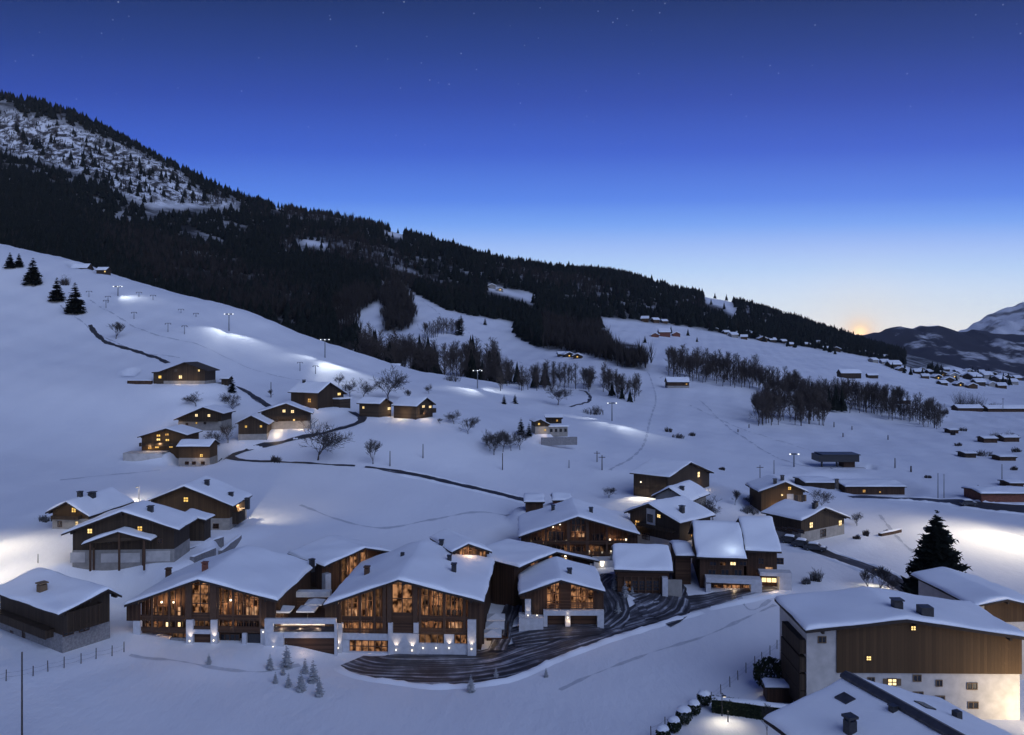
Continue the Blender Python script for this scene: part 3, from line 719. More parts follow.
lamp(hQ3, 'F', 162, 443, 330, off=1.4, vis=False); lamp(hQ3, 'F', 152, 446, 220, off=1.4, vis=False); balcony(hQ3, 'F', 141, 442.5, 184, 445.5)
b = MB(); n = 14
pts = [(-8.2+16*i/n*.62, -4.6-1.2*math.sin(math.pi*i/n)) for i in range(n+1)]
for i in range(n):
    (x0, y0), (x1, y1) = pts[i], pts[i+1]; b.add([(x0,y0,-2.6),(x1,y1,-2.6),(x1,y1,.35),(x0,y0,.35),(x0,0,-2.6),(x1,0,-2.6),(x1,0,.35),(x0,0,.35)], [(0,1,2,3),(3,2,6,7),(5,4,7,6)])
b.build('terrace', PLASTER, hQ3.root)
hQ4 = side_house('farmhouse', 'long low annex with a snow roof and one yellow window beside the brightly lit chalet', 'house', 176, 210, 467, 203, 7, 447.5, 440.5, of=.4, ob=.4, wall=CLAD, plinth=(2.2, GREYPL), snow=.3)
yel(hQ4, ('L',201.5,455.5), s=3); 
for x in (187,194,203): window(hQ4, 'L', x, 463, 3, 2.5, 'd')
lamp(hQ4, 'L', 201, 457, 160, off=1.3, vis=False)
hQ5 = house('cabin', 'little square cabin with two yellow windows beside the wide gabled house', 'house', 252, 215, 8, (235,424.5), (251,416.5), (269,425.5), 8, base=440, of=.8, ov=.7, wall=OLDWOOD, plinth=(1.6, GREYPL), snow=.2)
yel(hQ5, ('F',246,426.5), ('F',261,426.3), s=2.2); lamp(hQ5, 'R', 268, 432, 300, off=2, vis=False); lamp(hQ5, 'L', 236, 430, 250, off=1.6, vis=False)
hQ6 = house('farmhouse', 'wide gabled house with two bright attic windows and pale stone base, below the long-roofed farmhouse', 'house', 285, 225, 12, (257.5,413.5), (286,404.3), (313,414.5), 9, base=429, of=.9, ov=.9, wall=OLDWOOD, plinth=(2.2, GREYPL), snow=.3)
yel(hQ6, ('F',284,411), ('F',292.5,411.5), k='w', s=3); yel(hQ6, ('F',294,420), k='y', s=2); yel(hQ6, ('F',277,420.5), ('F',302,420.5), k='d', s=2.4)
lamp(hQ6, 'F', 281, 425, 420, off=3.2, vis=False); lamp(hQ6, 'F', 300, 425, 300, off=2.2, vis=False)
balcony(hQ6, 'F', 264, 415.6, 307, 418)
hQ7 = house('farmhouse', 'long-roofed farmhouse with a yellow window on each visible side, topmost of the left hamlet', 'house', 332, 245, 60, (318,394), (330.5,383.3), (347.5,394.5), 11, base=407, of=.9, ov=.8, wall=OLDWOOD, snow=.3)
yel(hQ7, ('F',339,394), s=2.6); yel(hQ7, ('L',309.5,400.5), s=4.2); lamp(hQ7, 'L', 311, 403, 420, off=2, vis=False); lamp(hQ7, 'F', 335, 402, 260, off=2.2, vis=False)
chimney(hQ7, 'SL', 304, 382.5, 3, 3, METAL)
b = MB(); b.box(.6, 5.4, -2.6, -.02, -1.5, 2.4); o = b.build('annex', OLDWOODH, hQ7.root); b = MB(); b.box(.3, 5.8, -3, -.01, 2.42, 2.75); b.build('annex_snow', SNOW, o)
hQ8 = house('cabin', 'small log cabin with a dark porch gable beside the cabin with two gable windows', 'house', 388, 240, 65, (380,404.8), (386,398.8), (394.5,404.5), 7, base=416, of=.8, ov=.6, wall=OLDWOODH, snow=.25)
yel(hQ8, ('L',363.5,407.5), s=2.4); yel(hQ8, ('F',389,408.5), k='w', s=2.6); lamp(hQ8, 'F', 390, 410, 300, off=1.2, vis=False)
hQ9 = house('cabin', 'cabin with two bright windows in its gable at the end of the left hamlet lane', 'house', 427, 240, 62, (417,407.3), (427,398.3), (436,405), 8, base=417.5, of=.8, ov=.6, wall=OLDWOODH, snow=.25)
yel(hQ9, ('F',423.3,406.5), ('F',430,406.8), k='w', s=2.4); lamp(hQ9, 'L', 405, 413, 420, off=1.8, vis=False); lamp(hQ9, 'F', 420, 414, 260, off=1.8, vis=False); balcony(hQ9, 'F', 420, 409.5, 433, 412)
hQ10 = house('chalet', 'small chalet with pale lower storey beside two dark spruces in the middle of the snowfield', 'house', 542, 245, 10, (534,422.6), (540.7,420.2), (550.5,425.3), 6, base=434, of=.6, ov=.5, wall=OLDWOOD, plinth=(2.3, GREYPL), snow=.2)
yel(hQ10, ('F',539,424), ('F',545,430), k='y', s=2.2); lamp(hQ10, 'F', 543, 430, 130, off=1.2, vis=False)
b = MB(); b.box(hQ10.x1+.02, hQ10.x1+6.2, .5, 6, -1, 2.1); o = b.build('annex', GREYPL, hQ10.root); b = MB(); b.box(hQ10.x1+.02, hQ10.x1+6.4, .2, 6.3, 2.12, 2.5); b.build('annex_snow', SNOW, o)
for i in range(4):
    b = MB(); x = hQ10.x1+1+i*1.5; b.box(x-.4, x+.4, .42, .49, .5, 1.5); b.build('window', DARKGL, o)
b = MB(); b.box(hQ10.x0+1, hQ10.x1+8, -4.2, -3.8, -3, -.6); b.build('retaining_wall', STONE, hQ10.root)
hQ11 = side_house('chalet', 'dark roofed upper chalet directly behind the pale lower storey chalet', 'house', 545, 563, 424, 256, 5, 418.5, 415, of=.4, ob=.4, wall=OLDWOOD, snow=.1, slab=.35)
yel(hQ11, ('L',557,420.5), k='y', s=2)

hI = house('farmhouse', 'turned farmhouse with a tall white balcony strip and orange window, beside the broad dark chalet', 'house',
  652, 155, -50, (624,513.5), (648,504.8), (680,524.6), 9.5, of=.9, ov=.8, wall=OLDWOOD, plinth=(3.2, PLASTER), snow=.4)
window(hI, 'F', 637.5, 523, 4, 6, 'y'); window(hI, 'F', 659, 516, 3, 3.4, 'y'); window(hI, 'F', 646, 536, 6, 6, 'd'); window(hI, 'R', 692, 534, 4, 5, 'y')
element(hI, 'white_panel', 646.5, 509, 655, 527, -.12, .115, PLASTER); window(hI, 'F', 650.5, 518, 4, 7, 'd', False, (2, 3), None, .125)
lamp(hI, 'F', 638, 524, 60, off=1.0, vis=False); lamp(hI, 'R', 692, 534, 120, off=1, vis=False); chimney(hI, 'SR', 682, 511.5, 5, 6, METAL)
balcony(hI, 'F', 640, 524, 676, 530)
hJ = house('barn', 'big dark barn with one lit gable window, alone on the snow above the turned farmhouse', 'barn',
  692, 200, 52, (669.5,478.3), (691,463.2), (714,473.5), 9.2, base=492, of=.9, ov=.9, wall=OLDWOOD, snow=.25)
window(hJ, 'F', 698.5, 474.5, 3.6, 6, 'w', False, (1, 2)); lamp(hJ, 'F', 700, 483, 130, off=1.2, vis=False); pass
lamp(hJ, 'L', 641, 482, 5200, (1, .86, .60), .5, target=at(641, 500), cone=115)  # assumed wall lamp on the barn, added to light the snow below
hJ2 = house('farmhouse', 'low snow-roofed house squeezed between the big dark barn and the turned farmhouse', 'house',
  668, 172, -35, (651,497.5), (669,488.8), (690,503), 10, of=.8, ov=.7, wall=GREYPL, snow=.4); chimney(hJ2, 'SR', 682, 490, 4.5, 4, METAL)
hK = house('farmhouse', 'tall ochre-lit house with three roof chimneys and a pale door strip, behind the lane', 'house',
  784, 185, 0, (758.5,493), (785.7,483), (808.5,493), 9, base=512, of=.9, ov=.9, wall=CLAD, snow=.3)
yel(hK, ('F',789.5,488.3), k='y', s=3.4); yel(hK, ('F',782,495), k='w', s=2); element(hK, 'pale_door', 787, 494, 793.5, 505, -.08, .075, PLASTER)
for x in (796,803): window(hK, 'F', x, 498, 3, 6, 'd', True)
lamp(hK, 'F', 775, 506, 230, off=1.6, vis=False); lamp(hK, 'F', 784, 494, 90, off=1.2, vis=False)
for f, x, y in (('SL',775,483.5),('SL',784.8,481.4),('SR',799,484)): chimney(hK, f, x, y, 3.6, 5, METAL)
hL = house('farmhouse', 'farmhouse with two big square white-lit windows, beside the lane with the parked cars', 'house',
  826, 165, 34, (802,522), (825.7,509), (850.5,518.7), 8.5, base=538, of=.9, ov=.9, wall=OLDWOOD, plinth=(2.2, GREYPL), snow=.35)
window(hL, 'F', 811, 525, 4.6, 6, 'w'); window(hL, 'F', 840, 523, 4.6, 6, 'w'); window(hL, 'F', 823, 533, 7, 7, 'd'); lamp(hL, 'F', 838, 536, 130, off=1.2, vis=False)
for f, x, y in (('SL',816,506),('SR',823,504.5)): chimney(hL, f, x, y, 4, 5, METAL)
for x in (784,790,796): window(hL, 'L', x, 530, 4, 3, 'd')

# neighbours at the lower right
hO2 = house('apartment_house', 'big white-walled apartment house with brown timber gable front and two yellow windows', 'house',
  916, 90, -1, (806,633.5), (907,622.5), (1030,641), 9.6, base=719, of=1.1, ov=.45, wall=PLASTER, snow=.38, slab=.35)
element(hO2, 'timber_cladding', 837, 'R', 1022, 673.5, -.16, .15, CLAD)
for x, y in [(868,657.5),(912.5,627.5)]: window(hO2, 'F', x, y, 5, 4.6, 'y', False, (2, 2), None, .17)
window(hO2, 'F', 892, 682, 8, 6, 'w', True, (2, 2))
for x, y, w in [(852,680.5,9),(871,680.5,6),(917,678,7),(939,683,5.5),(972,686,9),(918,695,9),(940,699,8),(973,705,9),(822,639.5,7)]:
    window(hO2, 'F', x, y, w, 5.5, 'd', False, (2, 1), SHUT)
for a in [(788,634,806,640),(787,650,806,657),(787,667,806,674),(788,684,806,691)]: balcony(hO2, 'L', *a, dep=.75, mat=OLDWOOD)
chimney(hO2, 'SL', 897, 605.5, 11, 8, METAL); chimney(hO2, 'SR', 925, 614.5, 15, 12, METAL, False)
light('SPOT', W2(hO2, (12.8, -6.5, .8)), 5200, (1, .80, .50), .3, W2(hO2, (11.6, 0, 3.4)), 120, 1)  # added light with no lamp built, warming the lower right wall
lamp(hO2, 'L', 787, 684, 90, (1, .85, .6), 2.2, vis=False)

hO = house('house', 'snowy roof in the very foreground with a dark uncovered ridge and a capped chimney', 'house',
  CX+34.6/56.7*F, 56.7, 18, ('l',-8.6,9.6), ('l',0,12.0), ('l',10.5,8.6), 14.5, base=HY+42*F/56.7, of=1.0, ob=1.0, ov=1.0, wall=PLASTER, snow=.30, slab=.3)
b = MB(); b.prism([(-.62,12.42),(0,12.64),(.72,12.38),(.72,12.62),(0,12.92),(-.62,12.68)], -1.02, 15.53); b.build('ridge_cap', COPPER, hO.roof)
chimney(hO, 'SL', 850, 733, 13, 20, METAL); chimney(hO, 'SL', 893, 711, 9, 7, METAL); chimney(hO, 'SR', 957, 718, 10, 12, METAL, False)
p = _inter(hO, 925, 706, plane(hO, 'SR')); q = _inter(hO, 845, 699, plane(hO, 'SL'))
for pp, dw, m_, nm in ((p, 1, DARKGL, 'skylight'), (q, 1, COPPER, 'roof_hatch')):
    b = MB(); sl = -.27 if pp is p else .28
    b.add([(pp.x-.5, pp.y-.7, pp.z+.13-.5*sl*-1*-1), (pp.x+.5, pp.y-.7, pp.z+.13+.5*sl), (pp.x+.5, pp.y+.7, pp.z+.13+.5*sl), (pp.x-.5, pp.y+.7, pp.z+.13-.5*sl),
           (pp.x-.5, pp.y-.7, pp.z-.4), (pp.x+.5, pp.y-.7, pp.z-.4), (pp.x+.5, pp.y+.7, pp.z-.4), (pp.x-.5, pp.y+.7, pp.z-.4)],
          [(0,1,2,3),(0,4,5,1),(1,5,6,2),(2,6,7,3),(3,7,4,0)]); b.build(nm, m_, hO.roof)
hP = house('house', 'snow-roofed house with dark brown gable at the lower right edge behind the black spruce', 'house',
  1009, 100, 4, (973,608), (1008,601.5), (1046,610), 12, of=1.0, ov=.8, wall=PLASTER, snow=.38)
element(hP, 'timber_cladding', 985, 'R', 1036, 622, -.12, .115, CLAD); window(hP, 'F', 1008, 614, 6, 5, 'd', True); window(hP, 'F', 1008, 634, 6, 5, 'd')
# assumed street lamps, added for pools of light on the snow, are built with the small things

# ------------------------------------------------------------------ lift buildings, barns and far houses on the right
def small(px0, px1, base, e, r, label, W=8, Y=None, name='barn', cat='barn', wall=None, snow=.25, wn=(), group=None, plinth=None, slab=.24):
    if Y is None:
        Y = float(at((px0+px1)/2, base).y)
    h = side_house(name, label, cat, px0, px1, base, Y, W, e, r, of=.4, ob=.4, ov=.5, wall=wall or OLDWOOD, snow=snow, pad=True, group=group, plinth=plinth, slab=slab)
    for x, y, s, k in wn: window(h, 'L', x, y, s, s, k)
    return h
small(845, 907, 495, 487.5, 482, 'long low lift building with a snow roof and one yellow window in its dark wall', 12, 225, 'lift_building', 'building', WOOD, .3, [(864,491,2.8,'y'),(880,492,1.6,'y')])
small(805, 837, 489.5, 483.5, 479, 'small dark barn between the ochre house and the long lift building', 10, 228, wall=OLDWOOD)
small(841, 853.5, 478.5, 473.5, 471, 'tiny dark hut just below the flat-roofed lift station', 5, 255, 'hut', 'hut', OLDWOOD, .2)
small(859, 874, 478, 473.5, 471, 'pale half-snowed hut beside the tiny dark hut', 5, 258, 'hut', 'hut', GREYPL, .3)
small(981, 1040, 502.5, 494.5, 489.5, 'long red-brown shed under thick snow along the right-hand road', 9, 205, 'shed', 'shed', REDW, .4)
small(667, 690, 388, 382.5, 377.5, 'lone chalet with a yellow window in front of the long bare tree belt', 8, None, 'chalet', 'house', WOOD, .3, [(686.5,384,1.6,'y')], None, (1.2, GREYPL))
small(841, 862, 378.5, 373.5, 369.5, 'brown chalet on the open field above the bare tree belt', 10, None, 'chalet', 'house', OLDWOOD, .4)
small(868, 879, 378.5, 375.5, 373.5, 'little hut next to the brown field chalet', 6, None, 'hut', 'hut', OLDWOOD, .3)
small(958, 984, 411, 408.5, 405, 'low roadside building with dark wall, beside the brush clump', 9, None, 'shed', 'shed', WOOD, .35)
small(988, 1030, 412, 409, 405.5, 'longer low roadside building at the right edge behind a pole', 9, None, 'shed', 'shed', WOOD, .35)
small(385, 400, 374, 369.5, 364.5, 'white snow-laden hut half hidden at the foot of the bare wood', 6, 392, 'hut', 'hut', GREYPL, .5, [(397,367,1.2,'d')])
small(95, 106, 275.5, 270.5, 267.5, 'tiny lit hut on the crest of the left piste beside the forest', 6, 392, 'hut', 'hut', OLDWOOD, .2, [(105,271.5,1.4,'y')])
small(70, 87, 272.5, 268.5, 264, 'dark low hut on the crest of the left piste among shrubs', 7, 398, 'hut', 'hut', OLDWOOD, .2)
small(123, 131, 382, 378.5, 376.5, 'small dark hay shed alone left of the highest farmhouse', 4, 258, 'shed', 'shed', WOOD, .1)
small(219.5, 229, 384.5, 379.5, 377, 'small shed right of the highest farmhouse beside a spruce', 4, 255, 'shed', 'shed', OLDWOOD, .1)
small(524, 545, 512, 503, 497.5, 'low snow-buried shed with dark beams behind the broad dark chalet', 7, 172, 'shed', 'shed', WOOD, .5)
small(552, 572, 507, 501.5, 495, 'orange-lit gabled shed peeping above the broad dark chalet roof', 6, 176, 'shed', 'shed', REDW, .4)
for a in [(965,978,458,454,451.8,'dark little shed among the brown brush on the right snowfield'),(984,999,443,439,436.5,'low dark shed beside the brush near the right edge'),(1004,1021,442,438,435.3,'wider dark shed at the right edge above the brush'),
          (950,960,433.5,430.5,428.8,'tiny shed just below the lower end of the long belt'),(1010,1026,488,484,481,'small dark shed at the right edge above the red-brown shed'),(1000,1018,461,457.5,455.3,'flat little shed right of the brown brush at the right edge'),(898,912,404,401,399,'small shed behind the lower end of the long belt')]:
    small(*a[:5], a[5], 6, None, 'shed', 'shed', [WOOD, OLDWOOD][a[0] % 2], .2)
# flat lift station on posts
pS = at(836, 467)
st = empty('lift_station', pS, 0, 'dark flat-roofed lift station on posts, bare of snow, above the huts', 'lift station')
s_ = pS.y/F
b = MB(); b.box(-20*s_, 20*s_, -2.5, 4, 6*s_, 12.5*s_); b.box(-17*s_, 21*s_, -2.8, 4.3, 12.51*s_, 13.4*s_); b.build('canopy', METAL, st)
b = MB(); b.box(6*s_, 17*s_, -1.5, 3, -.6, 6*s_-.01); b.build('cabin', WOOD, st)
for x in (-14, 1):
    b = MB(); b.box(x*s_-.25, x*s_+.25, 0, .5, -.6, 6*s_-.01); b.build('post', METAL, st)
b = MB(); b.box(-9*s_, 24*s_, -4.5, -2.6, -.4, .25); b.build('platform', CONC, st)
PADS.append((pS.x, pS.y, pS.z, 8))

def far_row(pts, label, group, wl=None, lit=.3):
    for px, py, w in pts:
        p = at(px, py); s = p.y/F; wd = w*s; hs = [OLDWOOD, CLAD, GREYPL][random.randrange(3)] if wl is None else wl
        r = empty('village_house', p, random.uniform(-.3, .3)+math.pi/2*random.randrange(2), label, 'house', group)
        d = wd*.75; he = w*.28*s; hr = w*.5*s
        b = MB(); b.prism([(-wd/2+.4*s, -3), (wd/2-.4*s, -3), (wd/2-.4*s, he), (0, hr-.02), (-wd/2+.4*s, he)], -d/2, d/2); b.build('wall', hs, r)
        b = MB(); t = max(.5, w*.07*s); b.prism([(-wd/2-.5, he-.2), (0, hr), (wd/2+.5, he-.2), (wd/2+.5, he-.2+t), (0, hr+t), (-wd/2-.5, he-.2+t)], -d/2-.8, d/2+.8); b.build('roof', SNOW, r)
        if random.random() < lit:
            b = MB(); q = max(.5, .7*s); b.box(-q, q, -d/2-.1, -d/2-.01, he*.3, he*.3+q*1.4); b.build('window', GLOW_Y, r)
far_row([(645,321,9),(655,322,8),(664,323,7),(674,323,6),(688,324,8),(697,326,6)], 'tiny snow-roofed house in the row along the forest edge above the open field', 'houses along the forest edge')
far_row([(664,336,14),(655,337,8),(676,336,8)], 'tiny house of the small cluster standing alone high on the open field', 'cluster high on the open field', REDW)
far_row([(733,337,9),(744,339,8),(753,336,8),(762,341,9),(772,342,8),(783,343,7),(790,346,7),(739,335,7),(748,333,6),(757,338,7),(768,338,7),(778,340,6),(726,334,7),(716,331,6)], 'tiny house of the hamlet strung along the forest foot below the ridge', 'hamlet at the forest foot')
far_row([(818,347,12),(806,346,7),(826,350,7),(856,354,7),(866,355,8),(873,362,8),(836,351,8),(847,352,8),(875,358,9),(884,360,10),(893,368,14),(884,364,9),(900,371,8)], 'snow-roofed house of the hamlet on the shoulder below the setting sun', 'hamlet on the shoulder')
far_row([(918,374,10),(930,374,9),(941,376,10),(952,378,11),(936,379,9),(948,382,10),(963,377,10),(972,380,14),(985,378,12),(922,371,7),(933,370,6),(946,371,7),(957,373,7),(968,373,8),(981,373,7),(992,374,8),(1006,372,8),(1016,377,9),(942,385,9),(958,386,9),(971,388,10),(1001,388,10),(998,382,12),(1003,376,9),(978,385,12),(990,386,9),(1012,384,10),(925,378,8)],
        'far valley village house with snowy roof near the right edge', 'far valley village', None, .6)
far_row([(492,288,8),(500,291,7)], 'tiny hut in the snow clearing high in the dark forest', 'huts in the forest clearing')
far_row([(568,357,10),(578,358,9),(561,356,8)], 'tiny hut beside the piste where the forest tongue ends', 'huts by the forest tongue')

def low_wall(name, pts, hgt, label, thick=.5, mat=None):
    """a short retaining wall with its strip of snow"""
    a, b_ = at(*pts[0]), at(*pts[1]); d = b_-a; L = d.to_2d().length; r = empty(name, (a+b_)/2, math.atan2(d.y, d.x), label, 'wall')
    b = MB(); b.box(-L/2, L/2, -thick/2, thick/2, -1.2, hgt); b.build('wall', mat or STONE, r)
    snow_sheet([(-L/2, hgt+.01), (0, hgt+.012), (L/2, hgt+.01)], -thick/2, thick/2, .2, L).build('snow_cap', SNOW, r, True); return r
low_wall('retaining_wall', [(186,550),(222,547)], 1.0, 'low stone wall with snow on top, right of the wide old farmhouse', .8)
low_wall('retaining_wall', [(192,561),(214,558)], 1.2, 'shorter stone wall below the farmhouse wall, by a chalet chimney', .8)
low_wall('retaining_wall', [(220,556),(240,538)], .7, 'dark wall climbing beside the tall brown farmhouse', .6)
low_wall('log_pile', [(128,383),(152,384)], .9, 'long low log pile left of the highest farmhouse', .9, WOOD)
low_wall('retaining_wall', [(646,541),(700,543)], .8, 'low wall behind the timber hall roof below the turned farmhouse', .6)
low_wall('log_pile', [(880,536),(900,532)], .6, 'low snowy log pile on the flat snow left of the black spruce', .8, WOOD)
# ------------------------------------------------------------------ trees
def spruce_lo(layers, n, seed):
    r = random.Random(seed); v = []; f = []
    for k in range(layers):
        z0 = .06+.80*k/layers; z1 = min(1.0, z0+.62*(1-k/layers)*.62+.20)
        R = .205*(1-(k/layers)**1.05)+.015; a0 = r.random()*6
        o = len(v); v.append((r.uniform(-.012, .012), r.uniform(-.012, .012), z1 if k < layers-1 else 1.0))
        for i in range(n):
            a = a0+2*math.pi*i/n+r.uniform(-.2, .2); q = R*(r.uniform(.75, 1.15) if i % 2 == 0 else r.uniform(.45, .7))
            v.append((q*math.cos(a), q*math.sin(a), z0+r.uniform(-.03, .03)+(.05 if i % 2 else 0)))
        for i in range(n): f.append((o, o+1+i, o+1+(i+1) % n))
    return np.array(v), np.array(f)
def spruce_hi(h, R, layers, per, seed, b=None):
    r = random.Random(seed); b = b or MB()
    for k in range(layers):
        t = k/(layers-1); z = h*(.07+.91*t**.93); L = R*(1-t)**.85*r.uniform(.9, 1.1)+.03*h*.3
        m = max(5, int(per*(1-.55*t)))
        for i in range(m):
            a = 2*math.pi*(i+r.random()*.8)/m+k*1.7; l = L*r.uniform(.62, 1.14); w = l*.20+.10
            d = Vector((math.cos(a), math.sin(a), 0)); s = Vector((-d.y, d.x, 0)); dr = l*(.42-.35*t)*r.uniform(.7, 1.3)
            z += r.uniform(-.012, .012)*h
            p = [Vector((0, 0, z)), d*l*.45+Vector((0, 0, z-dr*.22)), d*l*.8+Vector((0, 0, z-dr*.72)), d*l+Vector((0, 0, z-dr*.78+.10*l))]
            ww = [w*.5, w, w*.8, .02]
            vs = []
            for q, x in zip(p, ww):
                j = r.uniform(-.06, .06)*l
                vs += [q+s*x-Vector((0, 0, .35*x)), q+Vector((0, 0, .12*x+.02)), q-s*x-Vector((0, 0, .35*x))]
            fs = []
            for q in range(3):
                o = q*3; fs += [(o, o+1, o+4, o+3), (o+1, o+2, o+5, o+4)]
            # hanging twigs
            for q in range(4):
                u = r.uniform(.25, .95); c = p[0].lerp(p[3], u)-Vector((0, 0, dr*.25)); e = r.uniform(.10, .24)*l+.08; sg = r.choice((-1, 1))
                o = len(vs); vs += [c+s*sg*w*.2, c+d*e*.5+s*sg*w*.3, c+d*e*.7+s*sg*(w*.8+e*.6)-Vector((0, 0, e*.55))]; fs.append((o, o+1, o+2))
            b.add(vs, fs)
    return b
def trunk_mb(h, r0, frac=.9, n=7):
    b = MB(); b.tube((0, 0, -.6), (0, 0, h*.4), r0, r0*.65, n); b.tube((0, 0, h*.4), (0, 0, h*frac), r0*.65, r0*.15, n); return b
def bare_mb(h, seed, levels=4, spread=.62, kids=(3, 5), thick=1.0, twigmin=.025, trunkfrac=.28):
    """limbs with forking twigs: trunk goes to one mesh, the crown of twigs to another"""
    r = random.Random(seed); tr = MB(); cr = MB()
    def grow(p, d, L, rad, lv):
        segs = 3 if lv < 2 else 2; q = p; dd = d.copy(); rr = rad; joints = []
        for i in range(segs):
            dd = (dd+Vector((r.uniform(-1, 1), r.uniform(-1, 1), r.uniform(-.3, .9)))*(.16 if lv else .07)).normalized()
            e = q+dd*L/segs; r2 = max(twigmin*.7, rr*(.80 if lv < 2 else .7))
            (tr if lv == 0 else cr).tube(q, e, rr, r2, 6 if lv == 0 else (4 if lv == 1 else 3), cap=False); q = e; rr = r2; joints.append((q.copy(), dd.copy(), rr))
        if lv >= levels: return
        for i in range(r.randint(*kids)+(2 if lv == 0 else 0)):
            jp, jd, jr = joints[-1] if i < 2 else r.choice(joints[(0 if lv else 1):])
            a = jd.orthogonal().normalized(); a.rotate(Matrix.Rotation(r.uniform(0, 6.28), 3, jd))
            nd = (jd*(1-spread*.55)+a*spread*r.uniform(.6, 1.25)+Vector((0, 0, .10))).normalized()
            grow(jp, nd, L*r.uniform(.55, .82) if lv else h*r.uniform(.28, .42), max(twigmin, jr*.62), lv+1)
    grow(Vector((0, 0, -.3)), Vector((0, 0, 1)), h*trunkfrac+.3, h*.020*thick, 0)
    zs = max([v[2] for v in cr.v]+[.1]); k = h/zs
    for m in (tr, cr): m.v = [(x*k, y*k, z*k) for x, y, z in m.v]
    return tr, cr

# prototype meshes shared by the copies
_bare = [bare_mb(10, s, 4, sp, (4, 6), 1.15, .045, .20) for s, sp in ((1, .55), (2, .62), (3, .42), (4, .58))]
BARE = [(t.mesh('trunk', BARK), c.mesh('crown', TWIG)) for t, c in _bare]
def slender_mb(h, seed):
    """tall slim leafless tree with twigs almost down to the ground"""
    r = random.Random(seed); tr = MB(); cr = MB(); tr.tube((0, 0, -.4), (0, 0, h*.5), .13, .09, 5, cap=False); tr.tube((0, 0, h*.5), (r.uniform(-.2, .2), 0, h*.96), .09, .03, 4, cap=False)
    for i in range(52):
        z = h*(.10+.84*(i/52)**.9); a = r.uniform(0, 6.28); L = h*(.11+.16*(1-z/h))*r.uniform(.6, 1.2); d = Vector((math.cos(a), math.sin(a), r.uniform(.7, 1.7))).normalized(); p = Vector((0, 0, z)); e = p+d*L; e.z = min(e.z, h*1.02)
        cr.tube(p, e, .055, .035, 3, cap=False)
        for k in range(4):
            c = p.lerp(e, r.uniform(.3, 1)); q = c+Vector((r.uniform(-1, 1), r.uniform(-1, 1), r.uniform(.1, 1.3))).normalized()*L*r.uniform(.3, .6); cr.tube(c, q, .036, .02, 3, cap=False)
    return tr, cr
_belt = [slender_mb(10, s) for s in (11, 12, 13, 14, 15, 16)]
BELT = []
for t, c in _belt:
    m = MB(); m.add(t.v, t.f, 0); m.add(c.v, c.f, 1); BELT.append(m.mesh('bare_tree', [BARK, TWIGB]))
for t, c in _bare[:3]:
    m = MB(); m.add([(x*.7, y*.7, z) for x, y, z in t.v], t.f, 0); m.add([(x*.7, y*.7, z) for x, y, z in c.v], c.f, 1); BELT.append(m.mesh('bare_tree', [BARK, TWIGB]))
def lo_mesh(layers, n, seed, mat):
    v, f = spruce_lo(layers, n, seed); me = bpy.data.meshes.new('spruce'); me.from_pydata(v.tolist(), [], f.tolist()); me.materials.append(mat); return me
LO = [lo_mesh(7, 9, s, NEEDLE) for s in range(4)]
_hi = [spruce_hi(10, 2.3, 20, 13, s) for s in (21, 22, 23)]
BUSH = [spruce_hi(10, 3.0, 30, 20, s).mesh('crown', NEEDLE) for s in (41, 42)]
HIC = [b.mesh('crown', NEEDLE) for b in _hi]; HIS = [b.mesh('crown', SNOWFIR) for b in _hi]
HIT = trunk_mb(10, .17).mesh('trunk', BARK)
_fir = [spruce_hi(10, 3.0, 12, 10, s) for s in (31, 32, 33)]
FIR = [b.mesh('crown', SNOWFIR) for b in _fir]

def obj(name, me, parent=None, loc=None, scale=None, rz=0):
    o = bpy.data.objects.new(name, me); col.objects.link(o)
    if parent is not None: o.parent = parent
    if loc is not None: o.location = loc
    if scale is not None: o.scale = scale
    o.rotation_euler[2] = rz
    return o
def bare_tree(px, py, hp, label, group=None, wide=1.0, k=None, Y=None):
    p = at(px, py) if Y is None else ground(px, Y); h = hp*p.y/F; k = random.randrange(4) if k is None else k
    r = empty('bare_tree', p, random.random()*6, label, 'tree', group); s = h/10
    obj('trunk', BARE[k][0], r, scale=(s*wide, s*wide, s)); obj('crown', BARE[k][1], r, scale=(s*wide, s*wide, s))
    return r
def spruce(px, py, hp, label, group=None, wide=1.0, snow=False, Y=None, meshes=None, name='spruce_tree'):
    p = at(px, py) if Y is None else ground(px, Y); h = hp*p.y/F; s = h/10
    r = empty(name, p, random.random()*6, label, 'tree', group)
    obj('trunk', HIT, r, scale=(s, s, s*.95)); obj('crown', random.choice(meshes or (HIS if snow else HIC)), r, scale=(s*wide, s*wide, s))
    return r
def far_spruce(p, h, label, group):
    o = obj('spruce_tree', random.choice(LO), None, p-Vector((0, 0, .4)), (h*1.05, h*1.05, h), random.random()*6); return tag(o, label, 'tree', group)
QUEUE = []
def belt_tree(p, h, label, group, w=1.0): QUEUE.append((p, h, label, group, w))
